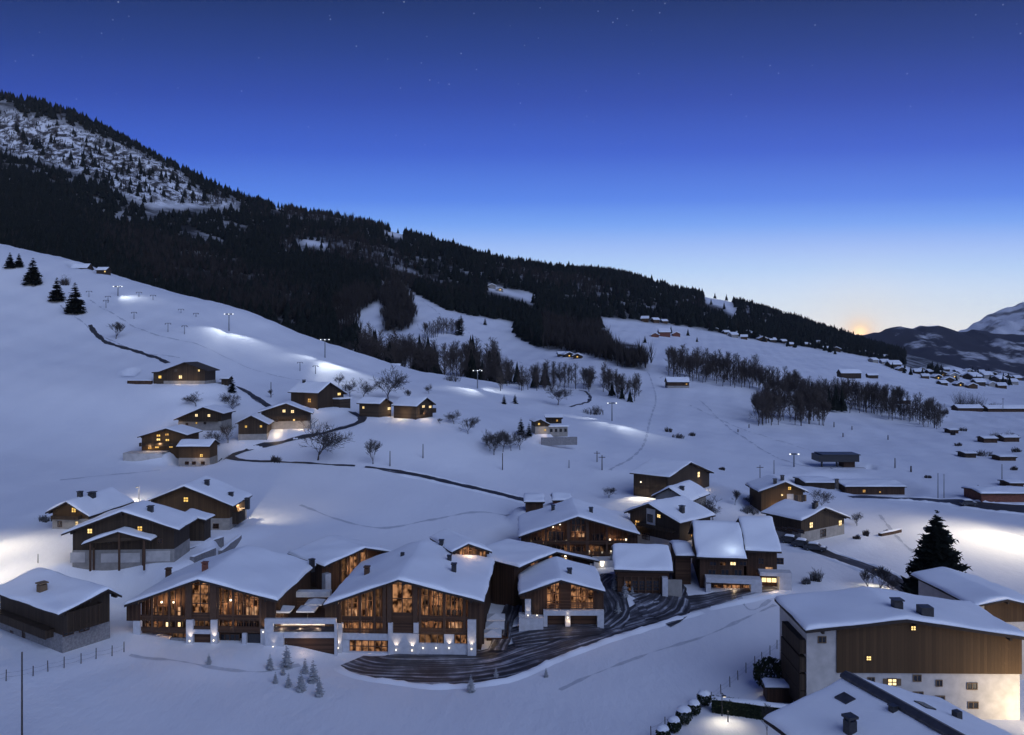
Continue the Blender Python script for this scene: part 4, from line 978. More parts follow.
def flush_belts(keep):
    """the trees that show largest stand as things of their own, the rest as one mass"""
    QUEUE.sort(key=lambda q: -q[1]/q[0].y)
    for q in QUEUE[:keep]: belt_tree_(*q)
    V = []; Fc = []; M = []; off = 0; data = []
    for me in BELT:
        v = np.empty(len(me.vertices)*3); me.vertices.foreach_get('co', v); data.append((v.reshape(-1, 3), [tuple(p.vertices) for p in me.polygons], [p.material_index for p in me.polygons]))
    b = MB()
    for p, h, l, g, w in QUEUE[keep:]:
        v, f, mi = random.choice(data); s = h/10; a = random.random()*6; c, q = math.cos(a)*s*w, math.sin(a)*s*w
        o = len(b.v); b.v += list(zip(v[:, 0]*c-v[:, 1]*q+p.x, v[:, 0]*q+v[:, 1]*c+p.y, v[:, 2]*s+p.z)); b.f += [tuple(i+o for i in t) for t in f]; b.m += mi
    o = b.build('bare_woodland', [BARK, TWIGB]); tag(o, 'remaining leafless trees filling out the belts across the snowfields', 'woodland', kind='stuff')
def belt_tree_(p, h, label, group, w=1.0):
    s = h/10; o = obj('bare_tree', random.choice(BELT), None, p, (s*w, s*w, s), random.random()*6); return tag(o, label, 'tree', group)

# hero spruce at the right
p = at(937, 600); hh = 90*p.y/F
r = empty('spruce_tree', p, .4, 'tall black spruce standing beside the lane, behind the two lower right roofs', 'tree')
spruce_hi(hh, hh*.40, 48, 24, 77).build('crown', NEEDLE, r); trunk_mb(hh, .24).build('trunk', BARK, r)

for a in [(33,284,27,'lone pointed dark spruce on the upper left piste'),(75,313,31,'tallest dark spruce of the pair above the curving ditch'),(57,301,24,'broad dark spruce left of the tallest one above the ditch'),
          (10,268,16,'squat dark spruce at the left edge near the crest'),(19,267,14,'smaller dark spruce touching the squat one at the left edge'),
          (521,435,18,'taller dark spruce beside the small pale-storeyed chalet'),(529,436,14,'shorter dark spruce beside the small pale-storeyed chalet'),
          (504,404,10,'small spruce left of a pair on the middle snowfield'),(515,403.5,10,'small slim spruce standing alone right of a pair on the middle snowfield'),
          (232,392,17,'dark spruce by the road right of the highest farmhouse')]:
    spruce(*a, wide=1.15 if a[0] < 100 else 1.3, meshes=BUSH if a[0] < 100 else None)
for a in [(318,460,44,'big spreading bare tree by the lane fork below the hamlet',None,1.35,1),(373,464,26,'slender bare tree alone on the snow below the two cabins',None,1.0,2),
          (388,400,36,'large round bare tree rising behind the two cabins',None,1.25,1),(363,399,22,'lower bare tree behind the porch cabin'),(350,397,20,'bare tree just right of the long-roofed farmhouse'),
          (339,386,14,'bare tree top above the long roof of the topmost hamlet farmhouse'),(407,401,12,'small bare tree behind the roof of the two-window cabin'),(429,394,11,'forked bare tree right behind the last cabin'),
          (454,424,15,'dense dark bare bush-tree on the open slope right of the cabins',None,1.5),(468,434,18,'bare tree on the slope above the twig thicket'),(474,428,12,'little bare tree on the open slope under the lift lamps'),
          (558,405,26,'round bare tree alone on the rise above the middle chalet',None,1.3,1),(196,406,15,'low bare orchard tree under the highest farmhouse',None,1.6),(222,402,9,'tiny bare bush-tree below the small shed',None,1.4),
          (232,413,22,'bare tree on the slope under the roadside spruce'),(228,443,20,'bare tree between the pale-windowed chalet and the little cabin'),(214,452,24,'thin bare tree right of the long low annex',None,.7),
          (116,339,18,'windswept bare tree beside the curving ditch on the left piste',None,1.3),(752,507,15,'bare tree left of the ochre house'),(700,523,29,'bushy bare tree right of the turned farmhouse',None,1.2,1),
          (713,520,25,'second bushy bare tree near the turned farmhouse, behind the steep roof',None,1.2),(668,513,14,'small frosted tree behind the turned farmhouse',None,1.3),(693,508,13,'bare bush between barn and turned farmhouse',None,1.4),
          (735,505,16,'bare tree above the steep snow roof'),(857,526,14,'small bare round tree right of the farmhouse with the square windows',None,1.2),(822,508,20,'bare tree rising behind the roof of the square-windowed farmhouse'),
          (880,592,27,'bare tree beside the lane left of the black spruce',None,1.1),(868,590,22,'smaller bare tree by the lane above the apartment house roof'),(893,594,20,'thin bare tree touching the black spruce by the lane'),
          (609,498,12,'frosted bare tree behind the right end of the broad dark chalet roof',None,1.3),(271,398,9,'bare bush left of the long-roofed farmhouse'),
          (767,735,33,'thin bare garden tree in front of the hedge',None,.6),(440,424,6,'tiny shrub tree near the last cabin',None,1.5)]:
    bare_tree(*a)
for x, y, h in [(486,447,19),(494,455,24),(503,452,22),(511,451,20),(520,450,21),(500,446,17),(490,451,16)]:
    bare_tree(x, y, h, 'frosty bare tree of the thicket in the middle snowfield left of the two dark spruces', 'twig thicket on the middle snowfield', 1.0)
# piste trees
for a in [(461,323,9,'small lone spruce high on the bright piste'),(485,325,8,'small lone spruce right of another, high on the bright piste'),(459,335,19,'slim dark spruce in the bare clump on the piste')]: spruce(*a, wide=1.2)
g = 'bare clump in the middle of the piste'; lb = 'bare tree of the small clump in the middle of the bright piste'
for i in range(13): belt_tree(at(438+i*2.1+random.uniform(-1, 1), 334+random.uniform(-2, 1)), random.uniform(13, 17)*at(450, 334).y/F, lb, g, 1.1)
for i in range(8): belt_tree(at(424+i*1.9, 335+random.uniform(0, 4)), random.uniform(13, 18)*at(428, 336).y/F, 'bare tree of the loose group left of the piste clump', 'loose group by the piste', 1.1)
# belt at the foot of the piste, just behind the crest
g = 'tree belt at the foot of the piste'; lb = 'bare tree of the belt at the foot of the piste, behind the snow crest'
for i in range(75):
    x = random.uniform(362, 503); Y = random.uniform(415, 485); belt_tree(ground(x, Y), random.uniform(16, 24), lb, g, 1.1)
for i in range(24):
    x = random.choice([random.uniform(358, 402), random.uniform(355, 380), random.uniform(418, 440), random.uniform(470, 500)]); Y = random.uniform(425, 480)
    far_spruce(ground(x, Y), random.uniform(15, 25), 'dark spruce among the bare trees at the foot of the piste', 'spruces at the foot of the piste')
g = 'tree belt along the rise'; lb = 'bare tree of the belt along the rise between the piste and the middle chalet'
for i in range(64):
    x = random.uniform(500, 645); y = np.interp(x, [500, 560, 600, 645], [388, 388, 391, 402])+random.uniform(-7, 3)
    if 592 < x < 600: continue
    p = at(x, y); belt_tree(p, random.uniform(18, 27)*p.y/F, lb, g, 1.15)
for x, y, h in [(517,384,24),(535,388,24),(545,387,26),(612,396,17),(630,402,15),(622,399,14),(508,383,22)]: 
    p = at(x, y); far_spruce(p, h*p.y/F, 'dark spruce in the belt along the rise', 'spruces in the belt along the rise')
g = 'long tree belt on the right'; lb = 'bare tree of the long belt running down across the right snowfield'
for i in range(190):
    t = (i+random.random())/190; x = 668+275*t; y = np.interp(x, [668, 700, 760, 800, 870, 943], [377, 382, 392, 407, 415, 430])+random.uniform(-9, 1)
    p = at(x, y); belt_tree(p, random.uniform(22, 29)*p.y/F*(1 if x < 900 else .85), lb, g, 1.0)
g = 'lower clump below the long belt'; lb = 'bare tree of the lower clump just below the long belt'
for i in range(48):
    x = random.uniform(756, 826); y = 424+random.uniform(-8, 2); p = at(x, y); belt_tree(p, random.uniform(27, 34)*p.y/F, lb, g, 1.05)
for x, y, h in [(812,405,26),(829,411,24),(836,412,30),(842,412,26)]:
    p = at(x, y); far_spruce(p, h*p.y/F, 'dark spruce inside the long belt', 'spruces inside the long belt')
g = 'scattered trees at the villages'
for x, y, h in [(671,334,9),(688,336,8),(645,343,8),(697,342,6),(764,342,11),(788,347,11),(795,348,10),(830,353,13),(832,352,11),(905,372,9),(968,379,10),(978,378,11),(1003,386,12),(956,381,8)]:
    p = at(x, y); far_spruce(p, h*p.y/F, 'dark spruce scattered among the far village houses', g)
flush_belts(250)
for i in range(34):
    x = random.choice([random.uniform(900, 1024), random.uniform(925, 1015), random.uniform(800, 900)]); y = np.interp(x, [800, 870, 900, 930, 1024], [346, 358, 370, 373, 384])+random.uniform(-4, 5)
    p = at(x, y); far_spruce(p, random.uniform(6, 11)*p.y/F, 'dark spruce scattered among the far village houses', g)
# brush clumps
def brush(px, py, wp, hp, label, mat=TWIGB, n=26, name='shrub', group=None, cat='shrub', Y=None):
    p = at(px, py) if Y is None else ground(px, Y); s = p.y/F; b = MB(); r_ = random
    for i in range(n):
        a = r_.uniform(0, 6.28); q = math.sqrt(r_.random())*wp*s*.42; x = q*math.cos(a); y = q*math.sin(a)*.6; h = hp*s*r_.uniform(.5, 1)*(1-.5*(q/(wp*s*.42))**2)
        for k in range(5):
            dx, dy = r_.uniform(-.35, .35)*h, r_.uniform(-.35, .35)*h; e = Vector((x+dx, y+dy, h*r_.uniform(.6, 1)))
            b.tube((x, y, -.3), e, .05+.004*h, .02, 3, cap=False)
            for j in range(3):
                f_ = r_.uniform(.4, .95); c = Vector((x, y, 0)).lerp(e, f_); b.tube(c, c+Vector((r_.uniform(-.3, .3), r_.uniform(-.3, .3), r_.uniform(0, .35)))*h, .03, .014, 3, cap=False)
    o = b.build(name, mat); o.location = p; return tag(o, label, cat, group)
for a in [(595,414,26,11,'flat dark brush clump beside the curved path on the rise'),(962,409,18,24,'tall brush clump near the roadside buildings'),(975,410,22,21,'wider brush clump right of the tall one'),
          (968,457,14,7,'low brown brush on the right snowfield'),(983,456,20,9,'humped brown brush right of the low one on the right snowfield'),(996,440,14,9,'brush near the right edge above the humped one'),(1012,440,16,10,'brush at the right edge above the snow'),
          (1004,486,9,6,'single bush beside a pole above the red-brown shed'),(953,435,6,6,'tiny bush below the end of the long belt'),(963,431,9,5,'small bush right of the tiny one below the long belt'),
          (668,432,10,6,'small heap of brush on the middle snowfield'),(678,438,14,6,'longer heap of brush right of the small one'),(692,436,9,5,'thin brush right of the longer heap'),
          (276,462,14,8,'low brush pile beside the lane fork tree'),(816,581,14,14,'frosted shrub right of the white basement terrace'),(806,584,10,9,'smaller frosted shrub against the white basement terrace'),
          (750,513,22,10,'frosted hedge-like shrub left of the ochre house'),(857,539,9,5,'green-brown shrub beside the square-windowed farmhouse'),(866,536,7,8,'dark shrub right of the green-brown one'),(958,446,9,5,'lone low bush above the brown brush on the right'),(1016,452,12,6,'low bush against the right edge below the sheds'),(945,414,10,6,'scrub at the end of the roadside building'),(996,408,16,7,'scrub hedge behind the roadside buildings'),(1014,470,8,5,'small bush low at the right edge'),(928,478,8,4,'flat bush on the snow before the two tall poles'),(722,470,8,4,'flat bush on the snow above the ochre house'),
          (888,533,14,4,'low stones and brush on the snow left of the black spruce'),(65,285,10,12,'bush between the dark spruces on the left piste'),(40,250,26,9,'frosted brush along the left crest below the forest'),
          (12,246,24,10,'frosted brush at the far left crest'),(452,381,24,9,'frosted scrub at the foot of the tree belt below the piste'),(44,521,22,7,'snowy woodpile brush left of the small balconied farmhouse')]:
    brush(*a[:4], a[4], SNOWTWIG if 'frost' in a[4] or 'snowy' in a[4] else TWIGB)

# little snowy firs
g = 'little snowy firs in front of the terrace block'
for x, y, h in [(270,669.5,17),(286.5,668,26),(283,675,11),(275.5,683,12),(288.5,687,15),(301,691,23),(305,673,16),(313,682,24),(319.5,696,21)]:
    spruce(x, y, h, 'little snow-dusted fir of the cluster in front of the white terrace block', g, 1.0, True, None, FIR, 'young_fir')
for x, y, h, lb in [(209,664,12,'little fir alone on the snow before the arched chalet entrance'),(471,692,19,'snow-dusted fir on the outer edge of the wide driveway'),(496,678,12,'smaller fir right of the driveway edge fir'),(546,677,10,'tiny fir alone on the lower snowfield'),
                    (625,597,17,'snowy fir in front of the low timber hall'),(615,590,18,'snowy fir left of the low timber hall, beside the lane corner'),(618,614,14,'little fir on the snow island at the road junction'),(715,578,11,'little fir on the left end of the white terrace'),
                    (746,578,10,'little fir on the right end of the white terrace'),(494,552,9,'little fir behind the turned-sideways chalet'),(612,566,16,'snowy fir between the broad dark chalet and the hall'),
                    (632,594,9,'tiny fir at the hall wall')]:
    spruce(x, y, h, lb, None, 1.0, True, None, FIR, 'young_fir')

# snow-capped hedge and bushes of the garden
def leafy(wx, wy, h, seed, n=900, leaf=.10):
    r = random.Random(seed); b = MB()
    for i in range(n):
        x, y, z = r.uniform(-1, 1), r.uniform(-1, 1), r.uniform(-1, 1); q = math.sqrt(x*x+y*y+z*z)
        if q > 1 or q < .55: continue
        c = Vector((x*wx, y*wy, h*.5+z*h*.5)); a = Vector((r.uniform(-1, 1), r.uniform(-1, 1), r.uniform(-1, 1))).normalized(); e = a.orthogonal().normalized(); s = leaf*r.uniform(.7, 1.6)
        b.add([c-e*s, c+a*s*1.3, c+e*s], [(0, 1, 2)])
    return b
def dome(wx, wy, z, h, n=10):
    b = MB(); v = []; 
    for i in range(n+1):
        for j in range(n+1):
            u, w = -1+2*i/n, -1+2*j/n; a = u*math.sqrt(1-w*w/2); c = w*math.sqrt(1-u*u/2); q = 1-(a*a+c*c)
            v.append((a*wx, c*wy, z+h*math.sqrt(max(q, 0))-.25*h*(1-max(q, 0))+.06*math.sin(9*a+5*c+wx*40)))
    b.add(v, [(i*(n+1)+j, (i+1)*(n+1)+j, (i+1)*(n+1)+j+1, i*(n+1)+j+1) for i in range(n) for j in range(n)]); return b
wd = ['snow-capped round bush nearest the hedge corner', 'second snow-capped round bush from the hedge corner', 'middle one of the five snow-capped round bushes', 'fourth snow-capped round bush from the hedge corner', 'snow-capped round bush at the lower frame edge']
for (x, y), lb in zip([(704,706),(694,715),(684,724),(674,732),(663,741)], wd):
    p = at(x, y); r = empty('round_bush', p, 0, lb, 'bush', 'snow-capped bushes of the garden')
    k_ = random.uniform(.85, 1.12); leafy(.85*k_, .8*k_, 1.75*k_, int(x), 1800, .09).build('foliage', HEDGE, r); dome(.74*k_, .66*k_, 1.5*k_, .34).build('snow_cap', SNOW, r, True)
a_, b_ = at(712, 711), at(803, 724); d = b_-a_; L = d.length
r = empty('hedge', (a_+b_)/2, math.atan2(d.y, d.x), 'long clipped dark garden hedge under a strip of snow, in front of the apartment house', 'hedge')
b = MB(); rr = random.Random(5)
for i in range(5200):
    x = rr.uniform(-L/2, L/2); s = rr.random(); y, z = (rr.choice((-.45, .45)), rr.uniform(0, 1.6)) if s < .8 else (rr.uniform(-.45, .45), 1.6)
    c = Vector((x, y+rr.uniform(-.1, .1), z+rr.uniform(-.06, .06))); q = Vector((rr.uniform(-1, 1), rr.uniform(-1, 1), rr.uniform(-1, 1))).normalized(); e = q.orthogonal().normalized(); s = rr.uniform(.07, .16)
    b.add([c-e*s, c+q*s*1.4, c+e*s], [(0, 1, 2)])
b.box(-L/2, L/2, -.36, .36, -.4, 1.5); b.build('foliage', HEDGE, r)
snow_sheet([(-L/2, 1.58), (0, 1.6), (L/2, 1.58)], -.5, .5, .22, 1).build('snow_cap', SNOW, r, True)
p = at(771, 689); r = empty('garden_shrub', p, 0, 'large dark leafy shrub against the apartment house balconies', 'shrub'); leafy(2.2, 1.6, 3.8, 9, 3000, .16).build('foliage', HEDGE, r); trunk_mb(2.4, .1).build('trunk', BARK, r)
p = at(778, 699); r = empty('garden_shed', p, -.1, 'small dark garden shed with a snow slab roof by the hedge', 'shed')
b = MB(); b.box(-1.5, 1.5, -1, 1, -.5, 1.7); b.build('wall', WOOD, r); b = MB(); b.box(-1.7, 1.7, -1.2, 1.2, 1.71, 1.82); b.build('roof', ROOFW, r)
snow_sheet([(-1.7, 1.83), (0, 1.84), (1.7, 1.83)], -1.2, 1.2, .3, 3).build('snow_cover', SNOW, r, True)
p = at(728, 722); r = empty('garden_post', p, 0, 'short dark post standing in the lit garden snow', 'post'); b = MB(); b.tube((0, 0, -.3), (0, 0, 1.1), .06, .05, 8); b.build('shaft', METAL, r); b = MB(); b.tube((0, 0, 1.1), (0, 0, 1.22), .12, .09, 8); b.build('cap', METAL, r)

# ------------------------------------------------------------------ forest
CLIFF = [(-60,100),(0,108),(60,121),(110,141),(150,156),(183,174),(196,192),(240,203),(238,206),(180,204),(140,204),(118,192),(100,182),(60,165),(0,152),(-60,146)]
CLEAR = [[(597,317),(641,321),(649,346),(612,338)], [(300,238),(318,240),(331,246),(328,249),(305,245)], [(272,202),(281,203),(283,212),(275,209)], [(382,231),(404,232),(404,238),(386,236)],
         [(484,284),(498,286),(515,291),(538,294),(534,303),(510,296),(486,290)], [(703,292),(716,292),(730,297),(738,312),(735,317),(722,307),(704,302)], [(148,200),(240,204),(238,207),(150,208)]]
FOREST = [(-400,-100),(-400,460),(335,460),(357,332),(357,313),(381,300),(379,281),(401,284),(425,298),(448,310),(475,316),(513,322),(518,337),(545,350),(585,354),(625,368),(647,371),
          (645,347),(610,340),(598,318),(640,322),(690,327),(740,337),(790,345),(840,352),(868,357),(885,362),(905,366),(930,374),(960,383),(1010,391),(1400,400),(1400,-100)]
WOODP = [[(383,290),(395,287),(409,298),(415,322),(402,332),(384,332)]]
BROWN = [[(540,318),(598,330),(612,340),(648,346),(650,374),(600,364),(545,352)], WOODP[0], [(355,290),(380,300),(360,330),(340,340),(330,310)]]
def fmask(px, py, Y, tall=True):
    m = inpoly(px, py, FOREST)
    th = 17.0*F/Y
    for c in CLEAR:
        for k in ((0, .35, .75) if tall else (0,)): m &= ~inpoly(px, py-k*th, c)
    for k in ((0, .45) if tall else (0,)): m &= ~inpoly(px, py-k*th, CLIFF)
    m &= ~((px > 945) & (py > 366))
    for c in WOODP: m |= inpoly(px, py, c)
    m &= (Y > 500)
    return m
def cand(n, y0, y1, x0=-290, x1=1180):
    Y = np.sqrt(RNG.uniform(y0*y0, y1*y1, n)); px = RNG.uniform(x0, x1, n); X = (px-CX)/F*Y; Z = H(X, Y); py = HY-F*(Z-CZ)/Y
    return px, py, X, Y, Z
def scatter(name, templates, pts, hs, mats, label, cat, wide=1.0, sink=.5):
    X, Y, Z = pts; n = len(X); V = []; Fc = []; off = 0
    which = RNG.integers(0, len(templates), n); rot = RNG.uniform(0, 6.28, n)
    for k, (tv, tf) in enumerate(templates):
        s = np.where(which == k)[0]
        if not len(s): continue
        c, q = np.cos(rot[s])[:, None], np.sin(rot[s])[:, None]; h = hs[s][:, None]
        x = (tv[:, 0]*c-tv[:, 1]*q)*h*wide+X[s][:, None]; y = (tv[:, 0]*q+tv[:, 1]*c)*h*wide+Y[s][:, None]; z = tv[:, 2]*h+Z[s][:, None]-sink
        V.append(np.stack([x, y, z], -1).reshape(-1, 3))
        Fc.append((tf[None]+(np.arange(len(s))*len(tv))[:, None, None]).reshape(-1, 3)+off); off += len(s)*len(tv)
    V = np.concatenate(V); Fc = np.concatenate(Fc)
    me = bpy.data.meshes.new(name); me.vertices.add(len(V)); me.vertices.foreach_set('co', V.ravel()); me.loops.add(Fc.size); me.loops.foreach_set('vertex_index', Fc.ravel())
    me.polygons.add(len(Fc)); me.polygons.foreach_set('loop_start', np.arange(0, Fc.size, 3)); me.update(); me.materials.append(mats)
    o = bpy.data.objects.new(name, me); col.objects.link(o); tag(o, label, cat, kind='stuff'); return o
TL = [spruce_lo(5, 7, s) for s in range(5)]
def bare_lo(seed):
    r = random.Random(seed); v = []; f = []
    for i in range(20):
        a = r.uniform(0, 6.28); z0 = r.uniform(.05, .45); R = r.uniform(.06, .26); z1 = min(1, z0+r.uniform(.3, .6)); w = .016
        o = len(v); v += [(-w*math.sin(a), w*math.cos(a), z0), (w*math.sin(a), -w*math.cos(a), z0), (R*math.cos(a), R*math.sin(a), z1)]; f.append((o, o+1, o+2))
    return np.array(v), np.array(f)
BL = [bare_lo(s) for s in range(5)]
A1 = cand(34000, 500, 1000); A2 = cand(38000, 1000, 2150)
px, py, X, Y, Z = [np.concatenate(t) for t in zip(A1, A2)]
keep = fmask(px, py, Y) & ~((Y > 1600) & (px < 540)) & ~((Y > 1120) & (px > 905))
keep &= ~((px > 640) & (Y > 1300) & (RNG.random(len(px)) < .35))
patch = np.sin(X*.013+1.3*np.sin(Y*.007))*np.sin(Y*.011+X*.004)
brown = np.zeros(len(px), bool)
for c in BROWN: brown |= inpoly(px, py, c)
brown |= (RNG.random(len(px)) < np.clip((patch-.05)/.6, 0, .85)) & (py > 200) & (px < 720)
brown |= (RNG.random(len(px)) < .10)
thin = np.sin(X*.031+2.1*np.sin(Y*.017))*np.sin(Y*.027+1.7*np.sin(X*.012)); keep &= ~((thin > .55) & (RNG.random(len(px)) < .8))
k1 = keep & ~brown; k2 = keep & brown
hs = .9*RNG.uniform(12, 19, len(px))*np.where(RNG.random(len(px)) < .08, 1.25, 1.0)*(1+.15*np.sin(X*.021+2*np.sin(Y*.013)))
scatter('conifer_forest', TL, (X[k1], Y[k1], Z[k1]), hs[k1], NEEDLE, 'dark conifer forest covering the mountain flank', 'forest', 1.6)
kc = inpoly(px, py, CLIFF) & (Y > 900)
hs = np.where(kc, RNG.uniform(5, 11, len(px)), hs)
sel = np.concatenate([np.repeat(np.where(k2)[0], 2), np.repeat(np.where(kc)[0], 2)])
jx = RNG.uniform(-4, 4, len(sel)); jy = RNG.uniform(-4, 4, len(sel))
BRN = simple('brown_wood', (.034, .028, .025), .9, .35, .3, bs=0)
scatter('bare_forest', BL, (X[sel]+jx, Y[sel]+jy, Z[sel]), hs[sel]*.95, BRN, 'brownish leafless woodland among the conifers', 'forest', 1.1)
# single spruces on the cliff and along the clearings
g = 'spruces on the snowy cliff'
n = 0
while n < 150:
    x, y = random.uniform(0, 238), random.uniform(104, 206)
    if not inpoly([x], [y], CLIFF)[0] or (random.random() < .45 and y < 150+(x/200)*20): continue
    p = at(x, y); far_spruce(p, random.uniform(8, 21), 'dark spruce standing singly on the snowy rock face below the ridge', g); n += 1
g = 'spruces at the clearing edges'
for c in CLEAR[1:6]:
    for i in range(7):
        (x0, y0), (x1, y1) = c[i % len(c)], c[(i+1) % len(c)]; t = random.random(); p = at(x0+(x1-x0)*t, y0+(y1-y0)*t+1); far_spruce(p, random.uniform(10, 17), 'dark spruce at the edge of a snow clearing in the forest', g)

# ------------------------------------------------------------------ ground sheet
def vnoise(x, y, seed=0):
    xi = np.floor(x).astype(np.int64); yi = np.floor(y).astype(np.int64); fx = x-xi; fy = y-yi; fx = fx*fx*(3-2*fx); fy = fy*fy*(3-2*fy)
    def hsh(a, b): 
        h = (a*374761393+b*668265263+seed*1442695) & 0x7fffffff; h = ((h ^ (h >> 13))*1274126177) & 0x7fffffff; return ((h ^ (h >> 16)) & 0xffff)/65535.0
    return (hsh(xi, yi)*(1-fx)+hsh(xi+1, yi)*fx)*(1-fy)+(hsh(xi, yi+1)*(1-fx)+hsh(xi+1, yi+1)*fx)*fy
def fbm(x, y, o=5, seed=0):
    s = 0; a = .5
    for i in range(o): s = s+a*vnoise(x*2**i, y*2**i, seed+i); a *= .5
    return s
uu = np.concatenate([np.linspace(-900, -320, 30), np.arange(-300, 1301, 3.0), np.linspace(1320, 1900, 30)])
yy = np.concatenate([np.linspace(-60, 18, 16), np.geomspace(20, 2650, 520)])
U, YY = np.meshgrid(uu, yy); XX = (U-CX)/F*np.maximum(YY, 55); ZZ = H(XX, YY)
pxv = CX+F*XX/np.maximum(YY, 10); pyv = HY-F*(ZZ-CZ)/np.maximum(YY, 10)
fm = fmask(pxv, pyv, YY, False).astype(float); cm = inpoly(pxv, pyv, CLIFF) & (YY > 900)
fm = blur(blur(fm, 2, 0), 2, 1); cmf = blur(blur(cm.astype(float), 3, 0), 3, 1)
ZZ = ZZ+cmf*(fbm(XX*.02, YY*.02, 5, 3)-.5)*26
rows, cols_ = XX.shape
V = np.stack([XX, YY, ZZ], -1).reshape(-1, 3); idx = np.arange(rows*cols_).reshape(rows, cols_)
Q = np.stack([idx[:-1, :-1], idx[:-1, 1:], idx[1:, 1:], idx[1:, :-1]], -1).reshape(-1, 4)
me = bpy.data.meshes.new('snow_ground'); me.vertices.add(len(V)); me.vertices.foreach_set('co', V.ravel()); me.loops.add(Q.size); me.loops.foreach_set('vertex_index', Q.ravel())
me.polygons.add(len(Q)); me.polygons.foreach_set('loop_start', np.arange(0, Q.size, 4)); me.polygons.foreach_set('use_smooth', np.ones(len(Q), bool)); me.update()
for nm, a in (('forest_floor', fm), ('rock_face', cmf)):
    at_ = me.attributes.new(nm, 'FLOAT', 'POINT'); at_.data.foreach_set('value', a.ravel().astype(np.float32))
m, nt, b = nodemat('snow_terrain')
v = objco(nt)
f1 = noise(nt, v, .03, 5); f2 = noise(nt, objco(nt, (1, .55, 1)), .7, 7, .66); f3 = noise(nt, objco(nt, (1, .6, .5)), .10, 5, .62)
base = ramp(nt, [(.3, (.73, .75, .80)), (.7, (.82, .83, .86))], f1)
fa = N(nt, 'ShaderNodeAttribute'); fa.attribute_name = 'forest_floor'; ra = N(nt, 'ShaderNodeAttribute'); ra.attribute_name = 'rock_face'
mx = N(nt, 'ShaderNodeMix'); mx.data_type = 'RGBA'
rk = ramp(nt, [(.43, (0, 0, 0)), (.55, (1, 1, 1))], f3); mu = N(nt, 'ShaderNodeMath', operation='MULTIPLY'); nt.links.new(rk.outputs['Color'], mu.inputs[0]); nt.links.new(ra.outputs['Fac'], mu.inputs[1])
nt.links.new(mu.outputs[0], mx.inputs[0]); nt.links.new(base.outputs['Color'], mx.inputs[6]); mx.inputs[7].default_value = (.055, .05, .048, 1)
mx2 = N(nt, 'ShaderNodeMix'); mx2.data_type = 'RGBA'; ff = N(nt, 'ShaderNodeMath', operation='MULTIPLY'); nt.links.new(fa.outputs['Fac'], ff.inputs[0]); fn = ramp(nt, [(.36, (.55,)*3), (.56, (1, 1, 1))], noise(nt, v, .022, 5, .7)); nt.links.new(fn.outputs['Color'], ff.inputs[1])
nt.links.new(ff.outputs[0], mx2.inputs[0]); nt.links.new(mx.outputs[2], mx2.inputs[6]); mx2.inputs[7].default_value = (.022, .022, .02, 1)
nt.links.new(mx2.outputs[2], b.inputs['Base Color']); b.inputs['Roughness'].default_value = .7; b.inputs['Specular IOR Level'].default_value = .15
bump(nt, b, f2, .55, .3)
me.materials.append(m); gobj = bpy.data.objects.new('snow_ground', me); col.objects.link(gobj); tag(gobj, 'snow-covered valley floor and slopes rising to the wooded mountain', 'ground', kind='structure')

# far mountains
def mountain(name, sil, Yr, depth, zb, mat, label, rough=.10, seed=0, front=1.0):
    xs = np.arange(sil[0][0], sil[-1][0]+.1, 2.0); py = np.interp(xs, [s[0] for s in sil], [s[1] for s in sil])
    py = py+(vnoise(xs*.15, xs*0+seed, seed)-.5)*2.2
    zr = CZ-(py-HY)/F*Yr; t = np.linspace(-1, .6, 60); T, PX = np.meshgrid(t, xs, indexing='ij'); ZR = np.broadcast_to(zr, T.shape)
    Yv = Yr+T*depth; Xv = (PX-CX)/F*Yr*(1+.12*T)
    prof = np.where(T < 0, (1+T)**1.15, 1-T*1.2)
    nz = (fbm(Xv/depth*3.2, Yv/depth*3.2, 6, seed)-.5)*rough*2.4*depth*.5
    w = np.clip(np.abs(T)*5, 0, 1)
    Zv = zb+(ZR-zb)*prof+nz*w*np.clip(prof+.15, 0, 1)
    V = np.stack([Xv, Yv, Zv], -1).reshape(-1, 3); idx = np.arange(T.size).reshape(T.shape); Q = np.stack([idx[:-1, :-1], idx[:-1, 1:], idx[1:, 1:], idx[1:, :-1]], -1).reshape(-1, 4)
    me = bpy.data.meshes.new(name); me.from_pydata(V.tolist(), [], Q.tolist()); me.polygons.foreach_set('use_smooth', [True]*len(Q)); me.materials.append(mat)
    o = bpy.data.objects.new(name, me); col.objects.link(o); tag(o, label, 'mountains', kind='structure'); return o
def mtmat(name, sc, lo, hi, dark, light):
    m, nt, b = nodemat(name); v = objco(nt, (1, 1, 1.6)); f = noise(nt, v, sc, 7, .62); r = ramp(nt, [(lo, dark), (hi, light)], f); nt.links.new(r.outputs['Color'], b.inputs['Base Color']); b.inputs['Roughness'].default_value = .9; b.inputs['Specular IOR Level'].default_value = .05; return m
MT1 = mtmat('wooded_far_slopes', .0042, .54, .63, (.035, .036, .05), (.55, .56, .60)); MT2 = mtmat('high_snow_and_rock', .004, .40, .52, (.10, .095, .10), (.74, .75, .78))
mountain('far_mountains', [(740,352),(790,346),(818,339),(832,332),(842,330.5),(852,334),(862,336),(874,333),(886,329),(900,327),(912,328),(925,325.5),(938,325.5),(948,328),(958,331),(972,330),(1000,333),(1040,334),(1120,330),(1300,320),(1500,335)], 4600, 1500, -170, MT1, 'dark wooded ridge with snow patches closing the valley under the sunset', .10, 4)
mountain('snowy_peak', [(930,345),(955,333),(968,327),(978,321),(990,314),(1003,309),(1016,305),(1030,300),(1060,290),(1110,278),(1180,268),(1300,290),(1450,320)], 8200, 2200, -100, MT2, 'snowy alpine peak at the right edge behind the wooded ridge', .14, 9)
